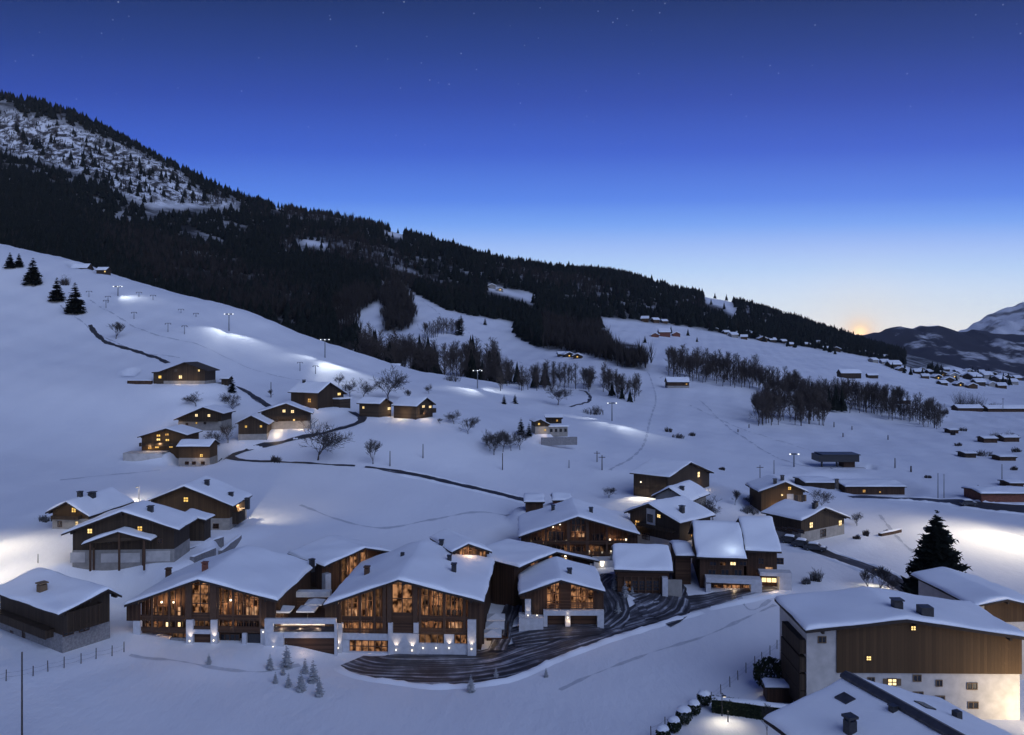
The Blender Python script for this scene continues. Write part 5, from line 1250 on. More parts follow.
b = MB(); b.add([(-5000, 2000, -150), (9000, 2000, -150), (13000, 11000, -150), (-5000, 11000, -150)], [(0, 1, 2, 3)])
o = b.build('valley_ground', m); tag(o, 'far valley floor beyond the last village', 'ground', kind='structure')
# ------------------------------------------------------------------ roads and lanes
def spline(pts, step=1.2):
    P_ = [Vector(p) for p in pts]; out = []
    for i in range(len(P_)-1):
        p0 = P_[max(i-1, 0)]; p1 = P_[i]; p2 = P_[i+1]; p3 = P_[min(i+2, len(P_)-1)]; n = max(2, int((p2-p1).length/step))
        for k in range(n):
            t = k/n; out.append(.5*((2*p1)+(p2-p0)*t+(2*p0-5*p1+4*p2-p3)*t*t+(3*p1-p0-3*p2+p3)*t*t*t))
    out.append(P_[-1]); return out
def road(name, pix, widths, mat, label, lift=.07, step=1.2, nx=9):
    g = [at(x, y).to_2d() for x, y in pix]; pts = spline(g, step); n = len(pts)
    ks = np.linspace(0, 1, len(widths)) if isinstance(widths, (list, tuple)) else None
    # widths follow the control points
    d = [0.0]
    for i in range(1, n): d.append(d[-1]+(pts[i]-pts[i-1]).length)
    X = np.zeros((n, nx)); Y = np.zeros((n, nx)); uv = []
    for i in range(n):
        a = pts[max(0, i-1)]; c = pts[min(n-1, i+1)]; t = (c-a).normalized(); nn = Vector((-t.y, t.x)); f = d[i]/d[-1]
        w = float(np.interp(f, ks, widths)) if ks is not None else widths
        w += .35*math.sin(d[i]*.6)+.2*math.sin(d[i]*1.7+1)
        for j in range(nx):
            s = (j/(nx-1)-.5); q = pts[i]+nn*(s*w); X[i, j] = q.x; Y[i, j] = q.y; uv.append((d[i], s*w))
    Z = H(X, Y)+lift
    me = bpy.data.meshes.new(name); v = np.stack([X, Y, Z], -1).reshape(-1, 3)
    f = [(i*nx+j, i*nx+j+1, (i+1)*nx+j+1, (i+1)*nx+j) for i in range(n-1) for j in range(nx-1)]
    me.from_pydata(v.tolist(), [], f); ul = me.uv_layers.new(name='UVMap')
    for l in me.loops: ul.data[l.index].uv = uv[l.vertex_index]
    me.materials.append(mat); o = bpy.data.objects.new(name, me); col.objects.link(o)
    return tag(o, label, 'road', kind='structure')
def roadmat(name, dark, lo, hi, sx=.035, sy=1.5, snowc=(.62, .64, .68)):
    m, nt, b = nodemat(name); tc = N(nt, 'ShaderNodeTexCoord'); mp = N(nt, 'ShaderNodeMapping'); mp.inputs['Scale'].default_value = (sx, sy, 1); nt.links.new(tc.outputs['UV'], mp.inputs['Vector'])
    wv = N(nt, 'ShaderNodeTexNoise'); wv.inputs['Scale'].default_value = .11; nt.links.new(tc.outputs['Object'], wv.inputs['Vector'])
    wa = N(nt, 'ShaderNodeVectorMath', operation='MULTIPLY_ADD'); nt.links.new(wv.outputs['Color'], wa.inputs[0]); wa.inputs[1].default_value = (.35, 2.0, 0); nt.links.new(mp.outputs['Vector'], wa.inputs[2])
    f = noise(nt, wa.outputs[0], 1.0, 5, .6); g = noise(nt, objco(nt), .35, 5, .65)
    sxy = N(nt, 'ShaderNodeSeparateXYZ'); nt.links.new(wa.outputs[0], sxy.inputs[0])
    sn = N(nt, 'ShaderNodeMath', operation='MULTIPLY'); nt.links.new(sxy.outputs['Y'], sn.inputs[0]); sn.inputs[1].default_value = 2.3
    si = N(nt, 'ShaderNodeMath', operation='SINE'); nt.links.new(sn.outputs[0], si.inputs[0])
    sm0 = N(nt, 'ShaderNodeMath', operation='MULTIPLY_ADD'); nt.links.new(si.outputs[0], sm0.inputs[0]); sm0.inputs[1].default_value = .018; nt.links.new(f, sm0.inputs[2])
    s2 = N(nt, 'ShaderNodeMath', operation='MULTIPLY_ADD'); nt.links.new(sxy.outputs['X'], s2.inputs[0]); s2.inputs[1].default_value = 5.0; nt.links.new(sn.outputs[0], s2.inputs[2])
    s3 = N(nt, 'ShaderNodeMath', operation='SINE'); s4 = N(nt, 'ShaderNodeMath', operation='MULTIPLY'); nt.links.new(s2.outputs[0], s4.inputs[0]); s4.inputs[1].default_value = 1.7; nt.links.new(s4.outputs[0], s3.inputs[0])
    sm = N(nt, 'ShaderNodeMath', operation='MULTIPLY_ADD'); nt.links.new(s3.outputs[0], sm.inputs[0]); sm.inputs[1].default_value = .022; nt.links.new(sm0.outputs[0], sm.inputs[2])
    mx = N(nt, 'ShaderNodeMix'); mx.data_type = 'FLOAT'; mx.inputs[0].default_value = .30; nt.links.new(sm.outputs[0], mx.inputs[2]); nt.links.new(g, mx.inputs[3])
    r = ramp(nt, [(lo, dark), ((lo*.55+hi*.45), tuple(x*3.2 for x in dark)), (hi, snowc)], mx.outputs[0]); nt.links.new(r.outputs['Color'], b.inputs['Base Color']); b.inputs['Roughness'].default_value = .55; b.inputs['Specular IOR Level'].default_value = .3
    bump(nt, b, mx.outputs[0], .5, .12); return m
TRACK = roadmat('slushy_tracks', (.028, .028, .034), .44, .64, .06, 1.7, (.50, .52, .57)); LANE = roadmat('ploughed_lane', (.040, .040, .046), .56, .68, .06, 1.2); DITCH = roadmat('dark_ditch', (.05, .048, .05), .60, .75, .2, 1)
road('driveway', [(352,661),(372,666),(410,667),(450,667),(490,664),(530,652),(570,639),(610,627),(650,614),(690,601)], [4,9,12,11.5,8.5,6.5,5.6,5.6,5.6,4.5], TRACK, 'wide slushy driveway with tyre tracks in front of the biggest chalet')
road('access_road', [(640,613),(690,604),(730,595),(775,588)], [5,4.5,3.6,2], TRACK, 'tracked access road running on to the steep-roofed pair', .10)
road('branch_lane', [(648,612),(664,602),(671,590),(670,577),(676,563),(690,553),(702,548)], [11,6,4,3.6,3.2,3,2.6], TRACK, 'steep tracked lane climbing beside the low timber hall', .13)
road('branch_road', [(600,625),(614,612),(608,598),(602,585),(612,575)], [7,5,5,4.5,4], TRACK, 'tracked yard lane behind the small garage chalet', .16)
road('forecourt', [(512,640),(540,634),(575,631),(600,629)], [6,5.5,4.5,3.5], TRACK, 'slushy forecourt before the garage doors', .20)
road('side_lane', [(497,652),(505,630),(512,608),(514,592),(505,580)], [2.4,2.4,2.2,2.2,2.2], TRACK, 'narrow tracked lane between the two largest glass gables', .24)
road('valley_lane', [(925,604),(905,588),(880,573),(845,560),(815,549),(790,540),(775,534)], [4,4,3.8,3.6,3.6,3.4,3], LANE, 'ploughed lane running from the black spruce past the square-windowed farmhouse')
road('main_road', [(1060,512),(1020,508),(985,505),(950,502),(915,499),(880,497),(850,497)], [6,6,5.5,5,4.5,4,3], LANE, 'ploughed road crossing the flat snow at the right')
road('field_lane', [(528,501),(500,494),(470,487),(435,479),(400,472),(365,467)], [2.4,2.6,2.4,2.2,1.8,1.0], LANE, 'dark lane slanting over the middle snowfield')
road('field_track', [(355,466),(320,464),(280,462),(240,460),(210,460),(190,463)], [.8,1.0,1.2,1.6,2.2,2.0], LANE, 'thin track from the fork to the brightly lit chalet')
road('hamlet_lane', [(225,459),(245,451),(275,444),(300,438),(335,430),(358,423),(362,417),(352,412)], [1.6,1.8,1.8,1.8,2,2.2,2.4,2], LANE, 'curving dark lane up to the hamlet', .09)
road('upper_road', [(206,383),(222,383),(240,388),(256,398),(270,407)], [1.2,1.4,2.2,2.4,2.2], LANE, 'dark road dropping from the highest farmhouse to the hamlet')
road('ditch', [(168,363),(150,356),(128,349),(108,343),(96,334),(90,325)], [1.6,1.6,1.5,1.5,1.8,1.6], DITCH, 'thin dark ditch curving up the left piste')
road('rise_path', [(570,407),(582,404),(590,399),(587,393),(579,390)], [1,1.4,1.4,1.4,1], DITCH, 'little dark path looping over the rise')

TROD = simple('trodden_snow', (.52, .54, .59), .8, .12, 1.5, bs=.6)
for nm, px_, w_, lb in [('ski_track', [(90,300),(120,318),(160,336),(215,352),(262,372),(300,380)], .5, 'ski track crossing the left piste below the drag lift'),
    ('ski_track', [(60,305),(92,330),(140,352),(180,358)], .45, 'ski track running down toward the highest farmhouse'), ('ski_track', [(395,292),(410,308),(420,330),(440,352)], .8, 'ski track down the bright piste'), ('ski_track', [(420,300),(445,318),(480,340),(520,362),(560,372)], .8, 'longer ski track across the bright piste'),
    ('ski_track', [(640,360),(655,392),(650,420),(640,450),(610,470)], .7, 'ski track down the right snowfield past the lone chalet'), ('ski_track', [(740,352),(700,365),(660,378)], .8, 'ski track above the long belt'), ('ski_track', [(700,400),(735,432),(790,462),(830,468)], .6, 'ski track leading to the flat lift station'), ('ski_track', [(690,405),(745,430),(810,450)], .5, 'second ski track bending toward the lift station'),
    ('footpath', [(300,505),(340,520),(380,528),(430,520),(480,512),(520,508)], .6, 'trodden footpath across the snow behind the largest chalets'), ('footpath', [(130,655),(170,660),(215,668),(262,672),(300,665)], .5, 'trodden footpath in front of the left large chalet'), ('footpath', [(735,590),(750,610),(770,600)], .5, 'short trodden footpath below the white basement'),
    ('footpath', [(560,690),(600,672),(660,650),(720,630),(775,605)], .4, 'faint trodden line across the lower snowfield'), ('footpath', [(60,480),(110,475),(160,470)], .5, 'faint trodden line left of the long annex'), ('footpath', [(880,515),(900,540),(925,560)], .5, 'trodden line from the main road to the black spruce')]:
    o = road(nm, px_, w_, TROD, lb, .03, 1.0, 3); o['category'] = 'path'
def bank(pix, side, off, label, hgt=.4):
    """the ridge of ploughed snow along a road"""
    pts = spline([at(x, y).to_2d() for x, y in pix], .8); n = len(pts); V = []; d = 0
    for i in range(n):
        t = (pts[min(n-1, i+1)]-pts[max(0, i-1)]).normalized(); nn = Vector((-t.y, t.x))*side; d += .8; f = float(np.interp(i/(n-1), np.linspace(0, 1, len(off)), off)) if isinstance(off, list) else off
        h_ = hgt*(.75+.3*math.sin(d*1.1)+.25*math.sin(d*2.9+1)+random.uniform(-.12, .12)); e = min(1, i/3, (n-1-i)/3)
        for u, z in ((0, -.05), (.28, .6), (.62, 1), (1.0, .55), (1.5, -.05)):
            q = pts[i]+nn*(f-.35+u+random.uniform(-.06, .06)); V.append((q.x, q.y, gz(q.x, q.y)+.02+h_*z*e))
    b = MB(); b.add(V, [(i*5+j, i*5+j+1, (i+1)*5+j+1, (i+1)*5+j) for i in range(n-1) for j in range(4)]); o = b.build('snow_bank', SNOW, None, True); return tag(o, label, 'snow bank', kind='structure')
bank([(352,661),(372,666),(410,667),(450,667),(490,664),(530,652),(570,639),(610,627),(650,614),(690,603)], -1, [2.2,4.6,6.1,5.9,4.4,3.4,3.0,3.0,3.0,2.6], 'ploughed snow bank on the valley side of the wide driveway', .38)
bank([(700,603),(735,596),(772,589)], -1, 1.9, 'ploughed bank along the access road', .3)
for sd in (-1, 1):
    bank([(925,604),(905,588),(880,573),(845,560),(822,552)], sd, 2.1, 'ploughed bank along the valley lane', .3); bank([(1060,512),(1020,508),(985,505),(950,502),(915,499),(880,497)], sd, [3.3,3.3,3,2.8,2.5,2.2], 'ploughed bank along the main road', .4)
    bank([(528,501),(500,494),(470,487),(435,479),(400,472)], sd, 1.35, 'ploughed bank along the field lane', .22)
bank([(512,632),(520,628),(541,627)], 1, .6, 'heaped snow beside the forecourt', .6)
# ------------------------------------------------------------------ terrace between the two largest chalets
T0 = P(300, 653, 109); h = House(); h.th = 0; h.Y = 109; h.O = T0; h.root = empty('terrace_block', T0, 0, 'white concrete terrace block with bright slot and brown garage, between the two largest chalets', 'terrace'); h.yF = 0
els(h, [('parapet',264.5,619,336,624,0,.5,CONC), ('white_lintel',283.7,633.4,334.2,638,0,.5,CONC), ('white_pillar',264.5,624.1,273.4,633,0,.5,CONC), ('white_wall',264.5,633.1,283.5,None,-.02,.6,CONC), ('white_pillar',334.3,624.1,337,None,.02,.5,CONC),
        ('garage_door',283.6,638.1,334.2,None,.5,.12,WOODH), ('back_wall',266,624,335,638,2.6,.2,PLASTER), ('deck',264.6,630.5,336,631.5,.52,13,WOODH), ('slot_floor',273.4,632.2,334.2,633.3,.02,2.5,CONC),
        ('timber_wall',266,597.5,332,None,9.6,.3,WOODH), ('white_ledge',286,592,330,597.3,9.3,1.2,CONC)])
railing(h, 273.5, 626.6, 334.2, 632.0, .1, METAL)
uplight(h, 273, 647, -.02, 26)
for x in (282, 300, 318): 
    p = _inter(h, x, 627.5, ((0, 1.4, 0), (0, 1, 0))); light('POINT', W2(h, p), 170, (1, .86, .66), .15)
b = MB(); p0 = _inter(h, 276, 631.6, ((0, 2.5, 0), (0, 1, 0))); p1 = _inter(h, 333, 631, ((0, 2.5, 0), (0, 1, 0))); b.box(p0.x, p1.x, 2.45, 2.58, p0.z+.3, p0.z+.48); b.build('light_strip', LAMP, h.root)
light('POINT', W2(h, _inter(h, 305, 644, ((0, -1.0, 0), (0, 1, 0)))), 30, (1, .7, .45), .2)
def parasol(px, py, Y, w, label, group):
    top = P(px, py, Y); r = empty('parasol', top-Vector((0, 0, 2.5)), 0, label, 'parasol', group)
    b = MB(); b.tube((0, 0, -.6), (0, 0, 2.5), .04, .04, 6); b.build('pole', METAL, r)
    b = MB(); q = w/2; b.add([(-q,-q,2.25),(q,-q,2.25),(q,q,2.25),(-q,q,2.25),(0,0,2.75),(-q,-q,2.05),(q,-q,2.05),(q,q,2.05),(-q,q,2.05)], [(0,1,4),(1,2,4),(2,3,4),(3,0,4),(0,5,6,1),(1,6,7,2),(2,7,8,3),(3,8,5,0)]); b.build('canopy', CANVAS, r)
    b = MB(); b.box(-.4, .4, -.4, .4, -.6, -.48); b.build('base', METAL, r)
for x, y, Y, lb in [(283.5,607,112.5,'pale square parasol nearest the arched-entrance chalet'),(307.5,606.5,112.3,'pale square parasol in front of the higher one on the terrace'),(315,600,116,'highest pale square parasol on the terrace between chalets')]:
    parasol(x, y, Y, 2.5, lb, 'parasols on the terrace')
# side terrace right of the biggest chalet
T1 = at(499, 640); h = House(); h.th = 0; h.Y = T1.y; h.O = T1; h.yF = 0
h.root = empty('deck_terrace', T1, 0, 'timber deck with a lit edge beside the right wall of the biggest chalet', 'terrace')
b = MB(); b.box(-1.8, 1.2, -.3, 8, -1, .35); b.build('deck', WOODH, h.root); b = MB(); b.box(1.2, 1.35, -.3, 8, -1, 1.2); b.build('side_panel', WOOD, h.root)
light('POINT', W2(h, (-1.2, -.6, 1.4)), 45, (1, .68, .4), .15)
for i, (x, y, Y, lb) in enumerate([(492,631,112,'pale parasol lowest of three beside the biggest chalet'),(495,623,115,'pale parasol in the middle of three beside the biggest chalet'),(496,615,119,'pale parasol highest of three beside the biggest chalet')]): parasol(x, y, Y, 2.7, lb, 'parasols beside the biggest chalet')

# ------------------------------------------------------------------ lift masts, poles, fences, assumed lamps
def lift_mast(px, py, hp, label, aim=None, power=9000, n=3, cone=70):
    p = at(px, py); s = p.y/F; H_ = hp*s; r = empty('lift_mast', p, 0, label, 'lift mast', 'floodlit lift masts')
    b = MB(); b.tube((0, 0, -.5), (0, 0, H_), .26, .18, 8); b.build('mast', GALV, r); w = 4.2*s
    b = MB(); b.box(-w, w, -.14, .14, H_-.25, H_+.05); b.box(-w*.6, w*.6, -.5, .5, H_+.055, H_+.2); b.build('crossarm', GALV, r)
    for i in range(n):
        x = -w+2*w*i/(n-1) if n > 1 else 0; b = MB(); b.box(x-.2, x+.2, -.5, -.16, H_-.2, H_+.16); b.build('floodlight', FLOOD, r)
    for q in (aim or []):
        t = at(*q); d = t-(p+Vector((0, 0, H_))); light('SPOT', p+Vector((0, -1.0, H_+.3)), power*.85*max(1, (d.length/14)**2), (.86, .93, 1.0), .5, t, cone, 1.0)
lift_mast(118, 296, 9.5, 'floodlit lift mast high on the left piste near the tiny huts', [(136,299)], 4200, 3, 95)
lift_mast(229, 331, 17, 'tall floodlit lift mast above the piste left of the forest edge', [(216,334),(250,343)], 7000, 3, 70)
lift_mast(325, 357.5, 18, 'floodlit lift mast against the dark forest edge', [(302,358),(332,368),(352,379)], 5500, 3, 55)
lift_mast(477.5, 388.5, 18, 'floodlit lift mast in front of the tree belt foot', [(466,390),(498,391)], 7000, 3, 70)
lift_mast(612, 421, 18, 'floodlit lift mast on the rise right of the brush clump', [(584,418),(600,423),(622,428),(642,435)], 4200, 2, 45)
lift_mast(794, 467, 13, 'lift mast with two lamps left of the flat lift station', [], 0, 2)
def tpole(px, py, hp, label, group='drag lift poles'):
    p = at(px, py); s = p.y/F; H_ = hp*s; r = empty('drag_lift_pole', p, random.uniform(-.3, .3), label, 'lift pole', group)
    b = MB(); b.tube((0, 0, -.4), (0, 0, H_), .15, .11, 6); b.build('mast', GALV, r); b = MB(); b.box(-2.6*s, 2.6*s, -.1, .1, H_-.2, H_); b.box(-2.9*s, -2.3*s, -.25, .25, H_-.55, H_-.21); b.box(2.3*s, 2.9*s, -.25, .25, H_-.55, H_-.21); b.build('crossarm', GALV, r)
for x, y, h_ in [(168,332,9),(184.5,334,8.5),(300,371,9),(315.5,374,8.5),(134,319,7),(106,308,8),(108,303,7),(153,300,5),(139,297,5),(181,313,4),(196,317,4),(89,297,6)]:
    tpole(x, y, h_, 'T-shaped drag lift pole on the left piste')
def pole(px, py, hp, label, r0=.13, arm=False, group='wooden line poles'):
    p = at(px, py); H_ = hp*p.y/F; r = empty('utility_pole', p, 0, label, 'pole', group)
    b = MB(); b.tube((0, 0, -.5), (0, 0, H_), r0, r0*.7, 7); b.build('shaft', BARK, r)
    if arm: b = MB(); b.box(-.9, .9, -.07, .07, H_-.7, H_-.55); b.build('crossarm', BARK, r)
for a in [(22,740,88,'tall dark pole in the left foreground snow',.10),(602,470,15,'pole with a box low on the middle snowfield',.16,True),(597,462,11,'shorter pole just left of the one with a box',.16,True),(502.5,470,17,'thin pole under the twig thicket',.14),
          (569,468,8,'short stake on the open middle snowfield',.12),(271,397,15,'pole left of the long-roofed farmhouse',.16),(390,466,15,'pole on the snow below the slender bare tree',.14),(423,458,14,'pole on the snow right of the slender bare tree',.14),
          (760,492,27,'tall thin pole left of the ochre house',.12,True),(774,474,14,'thin pole below the lift mast',.12),(938,499,26,'left one of two tall thin poles beside the main road',.1),(944,499,25,'right one of two tall thin poles beside the main road',.1),
          (978,494,9,'short pole at the end of the red-brown shed',.16),(1002,480,16,'pole above the single bush at the right',.13),(1003,412,14,'pole before the roadside buildings',.16,True),(895,468,10,'pole with a padded foot on the right piste',.2),(911,472,6,'short stake right of the padded pole',.3),
          (119,512,8,'marker pole left of the tall brown farmhouse',.07),(38,563,9,'thin pole in the bright snow at the left',.07),(701,360,14,'thin pole on the open field above the belt',.2)]: pole(*a)
for a in [(834,427,5,'small dark piste marker under the lower bare clump',.25),(852,430,4,'small piste marker right of the other under the bare clump',.25),(843,437,4,'lowest piste marker under the bare clump',.25),(888,440,5,'piste marker below the end of the long belt',.25),(749,428,4,'piste marker left of the lower bare clump',.25),(738,432,3,'little piste marker on the right piste',.25)]: pole(*a, group='piste markers')
def fence(name, pts, label, h_=1.35, r0=.05):
    g = [at(x, y) for x, y in pts]; c = g[0].copy(); r = empty(name, c, 0, label, 'fence')
    for p in g:
        q = p-c; b = MB(); b.tube(q-Vector((0, 0, .4)), q+Vector((random.uniform(-.05, .05), 0, h_*random.uniform(.85, 1.08))), r0, r0*.9, 5); b.build('fence_post', BARK, r)
    b = MB()
    for i in range(len(g)-1):
        for z in (.5, 1.0):
            a_, c_ = g[i]-c+Vector((0, 0, z)), g[i+1]-c+Vector((0, 0, z)); n = 5
            for k in range(n):
                u, v = k/n, (k+1)/n; b.tube(a_.lerp(c_, u)-Vector((0, 0, .12*math.sin(math.pi*u))), a_.lerp(c_, v)-Vector((0, 0, .12*math.sin(math.pi*v))), .009, .009, 3, cap=False)
    b.build('wire', METAL, r)
fence('wire_fence', [(-12,685),(6,681),(33,676),(48,671.5),(64,668),(81,663.5),(96,659),(112,656),(124,652)], 'wire fence with thin posts below the dark corner farmhouse', 1.4, .06)
fence('wire_fence', [(651,737),(665,729),(677,723),(691,715),(711,702),(721,694),(730,687),(738,680),(746,673),(755,666),(762,661),(770,655),(777,649),(785,642)], 'wire fence with thin posts running up beside the garden bushes', 1.25, .055)
# lane edge line up to the apartment house roof
def car(px, py, rz, label):
    p = at(px, py); r = empty('parked_car', p, rz, label, 'car', 'parked cars by the lane')
    b = MB(); prof = [(-2.1,.35),(2.1,.35),(2.15,.75),(1.95,.9),(1.1,.95),(.5,1.42),(-1.1,1.45),(-1.9,1.0),(-2.12,.9)]; b.prism(prof, -.85, .85); b.build('body', CARP, r)
    b = MB(); b.prism([(-1.55,1.0),(.98,1.0),(.45,1.36),(-1.05,1.38)], -.862, .862); b.build('windows', DARKGL, r)
    for x in (-1.3, 1.3):
        for y in (-.8, .8):
            b = MB(); b.tube((x, y-.1, .33), (x, y+.1, .33), .33, .33, 14); o = b.build('wheel', RUBBER, r); q = MB(); q.tube((x, y-.108, .33), (x, y+.108, .33), .18, .18, 10); q.build('rim', GALV, o)
    for y in (-.6, .6):
        b = MB(); b.box(2.1, 2.17, y-.16, y+.16, .62, .76); b.build('headlight', GALV, r)
    snow_sheet([(-1.25,1.45),(-.2,1.47),(.7,1.42)], -.8, .8, .22, px).build('snow_cap', SNOW, r, True)
    snow_sheet([(1.05,.96),(1.5,.95),(1.95,.91)], -.75, .75, .12, py).build('snow_cap', SNOW, r, True)
car(791, 543, -.5, 'snow-topped dark car farthest along the lane by the square-windowed farmhouse'); car(803, 547, -.5, 'middle one of three snow-topped dark cars by the lane'); car(815, 550.5, -.45, 'snow-topped dark car nearest the square-windowed farmhouse door')
p = at(968, 505); car(968, 505.5, 0, 'dark snow-topped car standing on the main road before the red-brown shed')
def assumed_lamp(px, py, label, power, hgt=6.5, color=(1, .86, .62), aim=None, cone=120, off=(0, -1.0)):  # none of these lamps is seen; all assumed where the snow glows
    p = at(px, py); r = empty('assumed_lamp', p, 0, label, 'assumed street lamp', 'assumed street lamps'); b = MB(); b.tube((0, 0, -.5), (0, 0, hgt), .07, .05, 8); b.build('pole', METAL, r)
    b = MB(); b.tube((0, 0, hgt), (off[0], off[1], hgt+.15), .04, .04, 6); b.build('arm', METAL, r); b = MB(); b.box(off[0]-.18, off[0]+.18, off[1]-.12, off[1]+.12, hgt+.05, hgt+.16); b.build('lamp_head', METAL, r)
    b = MB(); b.box(off[0]-.14, off[0]+.14, off[1]-.09, off[1]+.09, hgt+.0, hgt+.045); b.build('bulb', LAMP, r)
    q = p+Vector((off[0], off[1], hgt-.15)); light('SPOT', q, power, color, .25, at(*aim) if aim else q-Vector((0, 0, 5)), cone, 1.0)
assumed_lamp(139, 503, 'assumed short street lamp shining between the two smaller left farmhouses', 1700, 3.4, aim=(141,500), cone=150)  # assumed from the glow behind the roofs; no lamp is seen
assumed_lamp(-16, 548, 'assumed street lamp out of view just left of the wide old farmhouse', 6800, 11, aim=(26,550), cone=150)  # added beyond the left edge of view to light the snow
assumed_lamp(-22, 585, 'assumed street lamp out of view behind the dark corner farmhouse', 3200, 9, aim=(10,572), cone=125)  # also out of view, added for the glow at the left
assumed_lamp(1036, 540, 'assumed street lamp out of view lighting the snow right of the black spruce', 36000, 19, aim=(990,543), cone=135)  # very tall unseen lamp, added for the wide glow at the right
assumed_lamp(722, 716, 'assumed low garden lamp by the hedge', 420, 2.6, aim=(728,728), cone=140)  # assumed from the warm light on the garden snow
assumed_lamp(873, 583, 'assumed short street lamp by the bare trees at the lane', 420, 2.6, aim=(872,590), cone=140)  # assumed from the light behind the twigs

# ------------------------------------------------------------------ sky, sun, camera
w = bpy.data.worlds.new('World'); scene.world = w; w.use_nodes = True; nt = w.node_tree; bg = nt.nodes['Background']
tc = N(nt, 'ShaderNodeTexCoord'); sp = N(nt, 'ShaderNodeSeparateXYZ'); nt.links.new(tc.outputs['Generated'], sp.inputs[0])
SK = [(0, (226,226,226)), (.02, (220,229,236)), (.05, (207,223,240)), (.094, (175,204,243)), (.119, (157,188,243)), (.15, (118,163,240)), (.181, (90,134,230)), (.24, (67,101,204)), (.306, (54,80,171)), (.365, (44,68,142)), (.425, (35,56,114)), (.8, (30,47,100)), (1, (28,44,95))]
HAZE = .00003; AIR = (.095, .122, .215)
def through(p_, c):
    """the sky behind the air: what has to shine so that the haze in front leaves the colour c"""
    T = math.exp(-HAZE*min(10500, 598/max(p_, .001))); return tuple(max(.002, (x-(1-T)*a)/T) for x, a in zip(lin(c), AIR))
def mth(op, a, b=None):
    n = N(nt, 'ShaderNodeMath', operation=op)
    for i, v in enumerate((a, b)):
        if v is None: continue
        if isinstance(v, (int, float)): n.inputs[i].default_value = v
        else: nt.links.new(v, n.inputs[i])
    return n.outputs[0]
xx = mth('MULTIPLY', mth('MULTIPLY', sp.outputs['X'], sp.outputs['X']), .25); up = mth('DIVIDE', sp.outputs['Z'], mth('SQRT', mth('ADD', mth('MULTIPLY', sp.outputs['Y'], sp.outputs['Y']), mth('ADD', xx, .0001))))
rp = ramp(nt, [(p_, through(p_*.9, c)) for p_, c in SK], up)
SD = Vector((.435, 1, .016)).normalized()
vm = N(nt, 'ShaderNodeVectorMath', operation='DOT_PRODUCT'); nt.links.new(tc.outputs['Generated'], vm.inputs[0]); vm.inputs[1].default_value = SD
def glow(pw, c, s):
    a = N(nt, 'ShaderNodeMath', operation='MAXIMUM'); nt.links.new(vm.outputs['Value'], a.inputs[0]); a.inputs[1].default_value = 0
    p_ = N(nt, 'ShaderNodeMath', operation='POWER'); nt.links.new(a.outputs[0], p_.inputs[0]); p_.inputs[1].default_value = pw
    m_ = N(nt, 'ShaderNodeMix'); m_.data_type = 'RGBA'; m_.blend_type = 'MIX'; nt.links.new(p_.outputs[0], m_.inputs[0]); m_.inputs[6].default_value = (0, 0, 0, 1); m_.inputs[7].default_value = (*(x*s for x in c), 1); return m_.outputs[2]
def addc(a, c):
    m_ = N(nt, 'ShaderNodeMix'); m_.data_type = 'RGBA'; m_.blend_type = 'ADD'; m_.inputs[0].default_value = 1; nt.links.new(a, m_.inputs[6]); nt.links.new(c, m_.inputs[7]); return m_.outputs[2]
c = rp.outputs['Color']
def mixc(a, pw, k, col_):
    m0 = mth('MULTIPLY', mth('POWER', mth('MAXIMUM', vm.outputs['Value'], 0.0), pw), k)
    m_ = N(nt, 'ShaderNodeMix'); m_.data_type = 'RGBA'; nt.links.new(m0, m_.inputs[0]); nt.links.new(a, m_.inputs[6]); m_.inputs[7].default_value = (*col_, 1); return m_.outputs[2]
c = mixc(c, 700.0, .25, (1.0, .86, .66)); c = mixc(c, 9000.0, .6, (1.3, .80, .38)); c = mixc(c, 60000.0, 1.0, (1.9, 1.35, .75))
sky = N(nt, 'ShaderNodeTexSky'); sky.sky_type = 'NISHITA'; sky.sun_disc = False; sky.sun_elevation = math.radians(1.0); sky.sun_rotation = math.radians(23.5); sky.altitude = 1000
ms = N(nt, 'ShaderNodeMix'); ms.data_type = 'RGBA'; ms.blend_type = 'ADD'; ms.inputs[0].default_value = .004; nt.links.new(c, ms.inputs[6]); nt.links.new(sky.outputs['Color'], ms.inputs[7]); c = ms.outputs[2]
vo = N(nt, 'ShaderNodeTexVoronoi'); vo.inputs['Scale'].default_value = 64; nt.links.new(tc.outputs['Generated'], vo.inputs['Vector'])
rs = ramp(nt, [(0, (.30, .33, .40)), (.07, (0, 0, 0))], vo.outputs['Distance']); zf = ramp(nt, [(.18, (0, 0, 0)), (.34, (1, 1, 1))], sp.outputs['Z'])
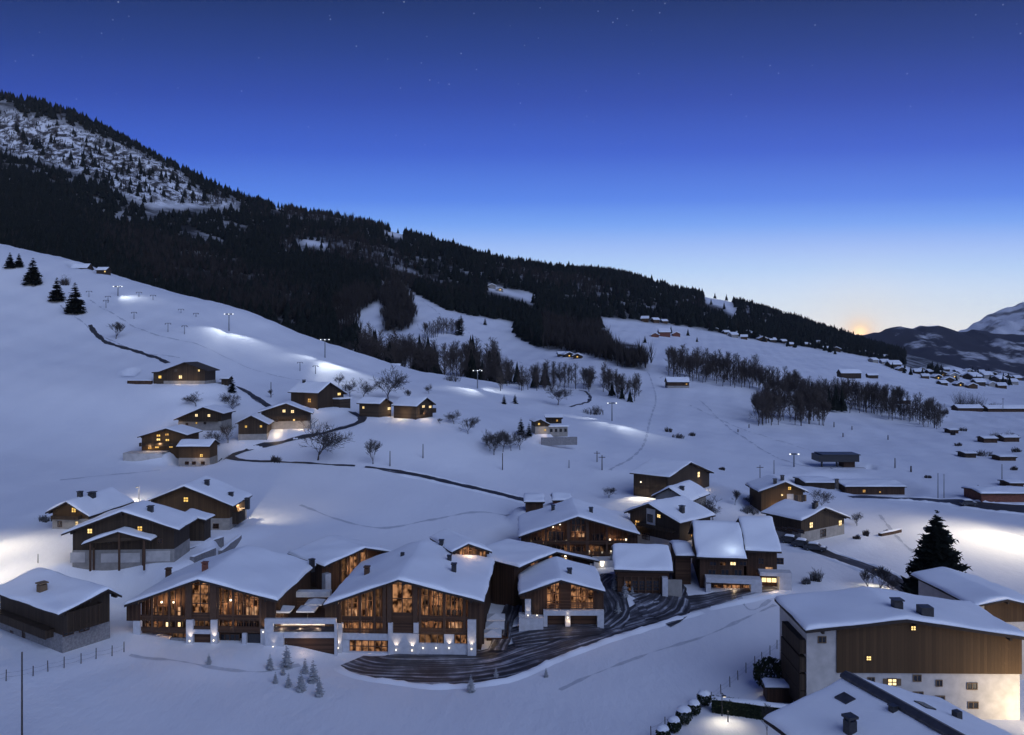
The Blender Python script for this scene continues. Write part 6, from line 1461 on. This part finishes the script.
mm = N(nt, 'ShaderNodeMix'); mm.data_type = 'RGBA'; mm.blend_type = 'MULTIPLY'; mm.inputs[0].default_value = 1; nt.links.new(rs.outputs['Color'], mm.inputs[6]); nt.links.new(zf.outputs['Color'], mm.inputs[7])
c = addc(c, mm.outputs[2]); nt.links.new(c, bg.inputs['Color']); bg.inputs['Strength'].default_value = 1.0
sl = bpy.data.lights.new('sun', 'SUN'); sl.energy = TWILIGHT_E; sl.angle = math.radians(55); sl.color = (.55, .675, 1.0)  # soft twilight fill added from behind the camera, not the setting sun
so = bpy.data.objects.new('sun', sl); col.objects.link(so); so.rotation_euler = (math.radians(50), 0, math.radians(34))

cam = bpy.data.cameras.new('camera'); cam.sensor_width = 36; cam.lens = 36*F/1024; cam.shift_y = -22.5/1024; cam.clip_start = .5; cam.clip_end = 30000
co = bpy.data.objects.new('camera', cam); col.objects.link(co); co.location = (0, 0, CZ); co.rotation_euler = (math.pi/2, 0, 0); scene.camera = co
scene.render.engine = 'CYCLES'; scene.cycles.use_denoising = True; scene.cycles.max_bounces = 4; scene.cycles.diffuse_bounces = 2; scene.cycles.glossy_bounces = 2; scene.cycles.sample_clamp_indirect = 4
vs = scene.view_settings; scene.display_settings.display_device = 'sRGB'; vs.view_transform = 'Standard'; vs.look = 'None'; vs.exposure = 0; vs.gamma = 1; vs.use_curve_mapping = False

# the evening air
hb = MB(); hb.box(-6000, 13500, -100, 11500, -176, 640); ho = hb.build('haze', [])
hm = bpy.data.materials.new('evening_haze'); hm.use_nodes = True; ht = hm.node_tree; ht.nodes.clear(); hout = N(ht, 'ShaderNodeOutputMaterial'); hv = N(ht, 'ShaderNodeVolumePrincipled')
hv.inputs['Color'].default_value = (.80, .84, .95, 1); hv.inputs['Density'].default_value = HAZE; hv.inputs['Anisotropy'].default_value = .2; ht.links.new(hv.outputs[0], hout.inputs['Volume'])
ho.data.materials.append(hm); tag(ho, 'thin bluish evening haze filling the valley air', 'haze', kind='stuff')
scene.cycles.volume_bounces = 0
for o in list(scene.objects):
    l = o.get('label')
    if l and len(l.split()) > 16: print('LONG', len(l.split()), o.name, l)
